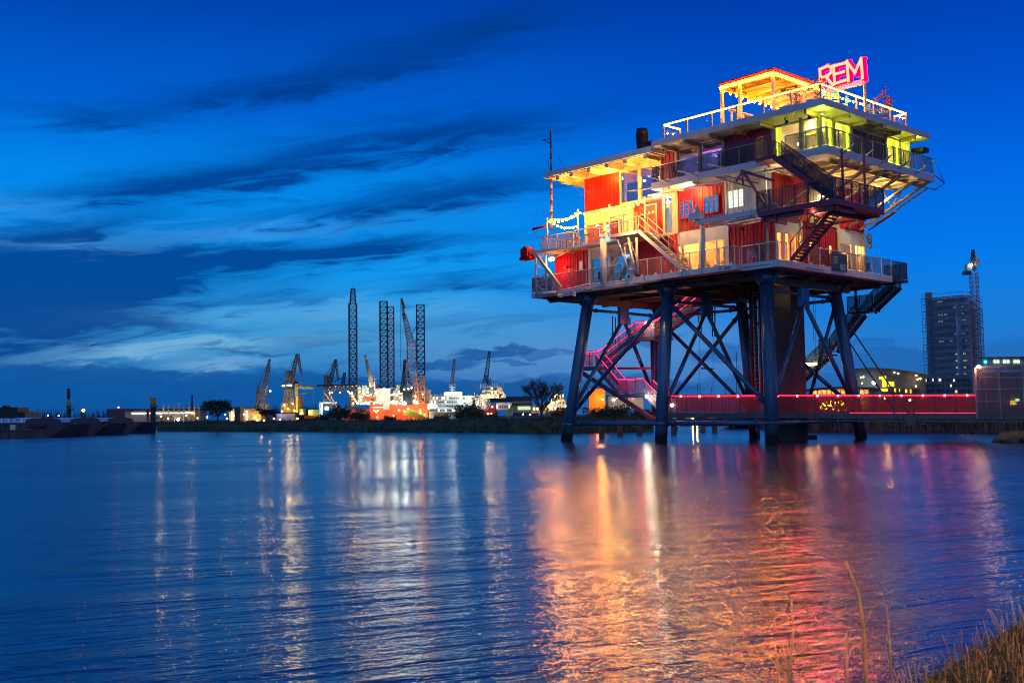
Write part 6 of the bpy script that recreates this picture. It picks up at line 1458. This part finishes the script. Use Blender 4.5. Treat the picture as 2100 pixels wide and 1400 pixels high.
# ------------------------------------------------------------------ moored barges at the left
BH = mat('barge black hull', (.045, .05, .065), .6, .1, .4, .5, .1, spot=(.08, .04, .025), spotk=.4); BC = mat('aluminium hatch cover', (.6, .66, .72), .32, .85, .3, .8)
def barge(xe, Y, wid, L, lab, first):
    t = thing('barge', Vector((xe, Y, 0)), lab, 'barge', 'cargo barges moored side by side')
    m = MB(); x0 = xe - L
    m.hexa([Vector((x, y, z)) for x in (x0, xe) for y in (Y, Y + wid) for z in (-.5, .95)])
    m.prism([Vector((xe, Y, -.5)), Vector((xe, Y, 1.0)), Vector((xe + 1.6, Y + wid * .2, 1.35)), Vector((xe + .6, Y + wid * .2, -.5))], (0, wid * .6, 0))
    for k in range(26): x = xe - 3 - k * .9; m.box(x, x + .1, Y - .08, Y - .002, -.1, .9)
    m.box(x0, xe, Y - .12, Y - .003, .78, .98); m.build('hull', BH, t)
    m = MB(); m.box(x0 + .3, xe - 2.2, Y + .8, Y + wid - .8, .96, 1.6)
    for k in range(28): x = xe - 3 - k * .8; m.box(x, x + .12, Y + .68, Y + .79, .96, 1.6)
    m.build('coaming', BH, t)
    for k in range(5):
        xa, xb = xe - 2.4 - k * 4.4, xe - 2.4 - (k + 1) * 4.4 + .12; c = MB(); n = 9; prev = None
        zz = .0 + (.1 if k % 2 else 0)
        for j in range(n + 1):
            a = math.pi * j / n; y = Y + wid / 2 - math.cos(a) * (wid / 2 - .7); z = 1.6 + zz + .5 * math.sin(a) ** .5
            if prev: c.face([Vector((xa, prev[0], prev[1])), Vector((xb, prev[0], prev[1])), Vector((xb, y, z)), Vector((xa, y, z))], False)
            prev = (y, z)
        e_ = MB()
        for x in (xa + .01, xb - .01): e_.face([Vector((x, Y + .7, 1.6))] + [Vector((x, Y + wid / 2 - math.cos(math.pi * j / n) * (wid / 2 - .7), 1.6 + zz + .5 * math.sin(math.pi * j / n) ** .5)) for j in range(1, n)] + [Vector((x, Y + wid - .7, 1.6))])
        for q in range(6): x = xa + (xb - xa) * (q + .5) / 6; c.box(x - .05, x + .05, Y + .72, Y + 1.5, 1.62, 2.06 + zz)
        e_.build('hatch_end', BH, c.build('hatch_cover', BC, t))
    m = MB()
    for dy_ in (1.0, wid - 1.2): m.tube(Vector((xe - .7, Y + dy_, 1)), Vector((xe - .7, Y + dy_, 1.5)), .14); m.tube(Vector((xe - 1.1, Y + dy_, 1)), Vector((xe - 1.1, Y + dy_, 1.5)), .14)
    m.box(xe - 1.9, xe - 1.3, Y + wid * .4, Y + wid * .6, .96, 1.5); m.build('bollard', BH, t)
    if first: MB().box(at(22, 880, Y).x, at(27, 880, Y).x + .3, Y - .14, Y - .10, .85, 1.4).build('sign_board', SHIPW, t)
barge(-50, 117, 11, 30, 'nearest black cargo barge with ribbed side at the left edge', True)
barge(-50, 129, 11, 40, 'middle black cargo barge behind the nearest one', False)
barge(-50, 141, 11, 40, 'farthest cargo barge, its dark bow against the ochre post', False)
OCH = mat('ochre post paint', (.30, .17, .03), .6, 0, .3, 1, .1)
for (x, Y, segs, lab) in ((314, 154, [(308.5, 319.5, 815, 836, OCH), (308.5, 319.5, 836, 898, BLACK)], 'thick mooring post with ochre top at the barge bow'), (141, 150, [(136.5, 145.5, 824, 834, OCH), (137.5, 144, 796, 818, STEEL), (140, 142, 817, 825, STEEL), (136.5, 145.5, 834, 880, BLACK)], 'slim mooring post with dark signal board above ochre band'), (303, 156, [(300.5, 306, 838, 852, REDH), (300.5, 306, 852, 880, RUSTY)], 'short orange post just left of the thick ochre post')):
    t = thing('mooring_post', gb(x, Y, 0), lab, 'mooring post', 'mooring posts by the barges')
    for (x0, x1, y0, y1, mt_) in segs: a = at((x0 + x1) / 2, y0, Y); m = MB(); m.tube(Vector((a.x, Y, max(-1, at(x, y1, Y).z))), Vector((a.x, Y, a.z)), (x1 - x0) / 2 * Y / FPX, None, 14); m.build('shaft', mt_, t)
    if x > 200 and x < 310: continue
    m = MB(); m.ball(at(x + 7, 832 if x > 200 else 838, Y - .3), .22); m.beam(at(x - 5, 834 if x > 200 else 838, Y - .4), at(x + 12, 832 if x > 200 else 836, Y - .4), .08)
    if x > 200: m.ball(at(x + 6, 855, Y - .4), .25)
    m.build('fender', GALV, t)

# ------------------------------------------------------------------ near bank with dry stalks
m = MB(); rows = []
for i in range(40):
    x = 1.2 + i * .12; r = []
    for j in range(30):
        y = 1.5 + j * .22
        edge = 6.0 + (x - 2.0) * 1.07 - max(0, 1.9 - x) * 3.5
        z = max(-.4, min(.34, (edge - y) * .28 + (x - 1.6) * .07)) + random.uniform(-.02, .02); r.append(Vector((x, y, z)))
    rows.append(r)
for a, b_ in zip(rows, rows[1:]):
    for j in range(29): m.face([a[j], b_[j], b_[j + 1], a[j + 1]], True)
tag(m.build('near_bank', EARTH), kind='structure')
def bankz(x, y): edge = 6.0 + (x - 2.0) * 1.07 - max(0, 1.9 - x) * 3.5; return max(-.4, min(.34, (edge - y) * .28 + (x - 1.6) * .07))
m = MB()
for _ in range(5200):
    x = random.uniform(1.5, 5.4); edge = 6.0 + (x - 2.0) * 1.07 - max(0, 1.9 - x) * 3.5; y = edge - abs(random.gauss(0, .55)) + .2; z = bankz(x, y)
    if z < -.15: continue
    h_ = random.uniform(.04, .15) * (1 + 1.0 * (random.random() < .08)); lean = Vector((random.gauss(0, .18), random.gauss(0, .18), 1)).normalized()
    p = Vector((x, y, z - .02)); m.tube(p, p + lean * h_, .0035, .0018, 4, False)
GG = mat('dull green brown grass', (.10, .085, .03), .8, 0, .6, 9)
m2 = MB()
for _ in range(2600):
    x = random.uniform(1.5, 5.4); edge = 6.0 + (x - 2.0) * 1.07 - max(0, 1.9 - x) * 3.5; y = edge - abs(random.gauss(0, .8)) + .15; z = bankz(x, y)
    if z < -.12: continue
    p = Vector((x, y, z - .02)); q = p + Vector((random.gauss(0, .05), random.gauss(0, .05), random.uniform(.04, .13))); r = q + Vector((random.gauss(0, .06), random.gauss(0, .05), random.uniform(-.02, .06))); m2.tube(p, q, .004, .003, 4, False); m2.tube(q, r, .003, .0012, 4, False)
tag(m2.build('bank_grass', GG, fix=False), 'low dull green grass between the dry stubble on the near bank', 'grass', kind='stuff')
tag(m.build('dry_stubble', REED, fix=False), 'dense dry reed stubble along the near bank, bottom right corner', 'reeds', kind='stuff')
for k, (pts_, lab) in enumerate((
    ([[(1735, 1150), (1760, 1215), (1772, 1290), (1776, 1400), (1777, 1500)]], 'tall bent brown stalk rising before the red water reflection'),
    ([[(1622, 1225), (1627, 1290), (1624, 1330), (1615, 1400), (1612, 1500)], [(1604, 1250), (1616, 1270), (1627, 1285)], [(1577, 1347), (1600, 1370), (1612, 1382)], [(1604, 1323), (1612, 1360), (1616, 1385)]], 'branched dry twig rising from the bottom edge'),
    ([[(1818, 1240), (1824, 1310), (1829, 1400), (1830, 1500)]], 'straight pointed reed stalk at the left end of the stubble'),
    ([[(1590, 1325), (1595, 1370), (1597, 1400), (1597, 1500)]], 'short thin stalk left of the branched twig'),
    ([[(1735, 1300), (1737, 1400), (1738, 1500)]], 'faint short stalk left of the tall bent one'),
    ([[(2032, 1373), (2024, 1400), (2010, 1450)]], 'short blunt stalk lying on the near bank'),
    ([[(2090, 1238), (2098, 1262), (2106, 1290), (2120, 1380)]], 'tall thin stalk at the right edge'))):
    Y = (2.5, 3.4, 3.8, 3.6, 2.8, 3.2, 5.0)[k]; base = at(*pts_[0][-1], Y); t = thing('reed_stalk', base, lab, 'stalk', 'single dry stalks in the foreground')
    m = MB()
    for line in pts_:
        r0 = .0015
        for a, b_ in zip(line, line[1:]): m.tube(at(*a, Y), at(*b_, Y), r0, r0 + .0009, 6); r0 += .0009
    m.build('stem', REED, t)
    MB().tube(at(*pts_[0][0], Y), at(*pts_[0][0], Y) - Vector((0, 0, .03)), .001, .002, 5).build('tip', REED, t)
    lf = MB()
    for j in range(2 if k in (0, 2, 6) else 1):
        a = at(*pts_[0][-2], Y) + Vector((0, 0, .05 + .07 * j)); q = a + Vector((random.choice((-1, 1)) * .014, 0, .035)); e = q + Vector((random.choice((-1, 1)) * .008, 0, .012)); w_ = Vector((.0012, 0, .0)); lf.face([a, q + w_, e, q - w_])
    lf.build('leaf', REED, t, fix=False)

lp = thing('street_lamp', (4.2, -4.5, 1.0), 'quay street lamp standing behind the viewpoint, lighting the near reeds', 'street lamp')
MB().tube((4.2, -4.5, 0), (4.2, -4.5, 6.0), .07, .05, 10).build('pole', STEEL, lp); MB().beam((4.2, -4.5, 6.0), (3.4, -4.2, 6.1), .06).build('arm', STEEL, lp); MB().ball((3.3, -4.2, 6.0), .16).build('lamp_head', E_LAMP, lp)
plight('lamp_light', (3.3, -4.2, 5.8), (1, .46, .1), 3600, .2, lp)
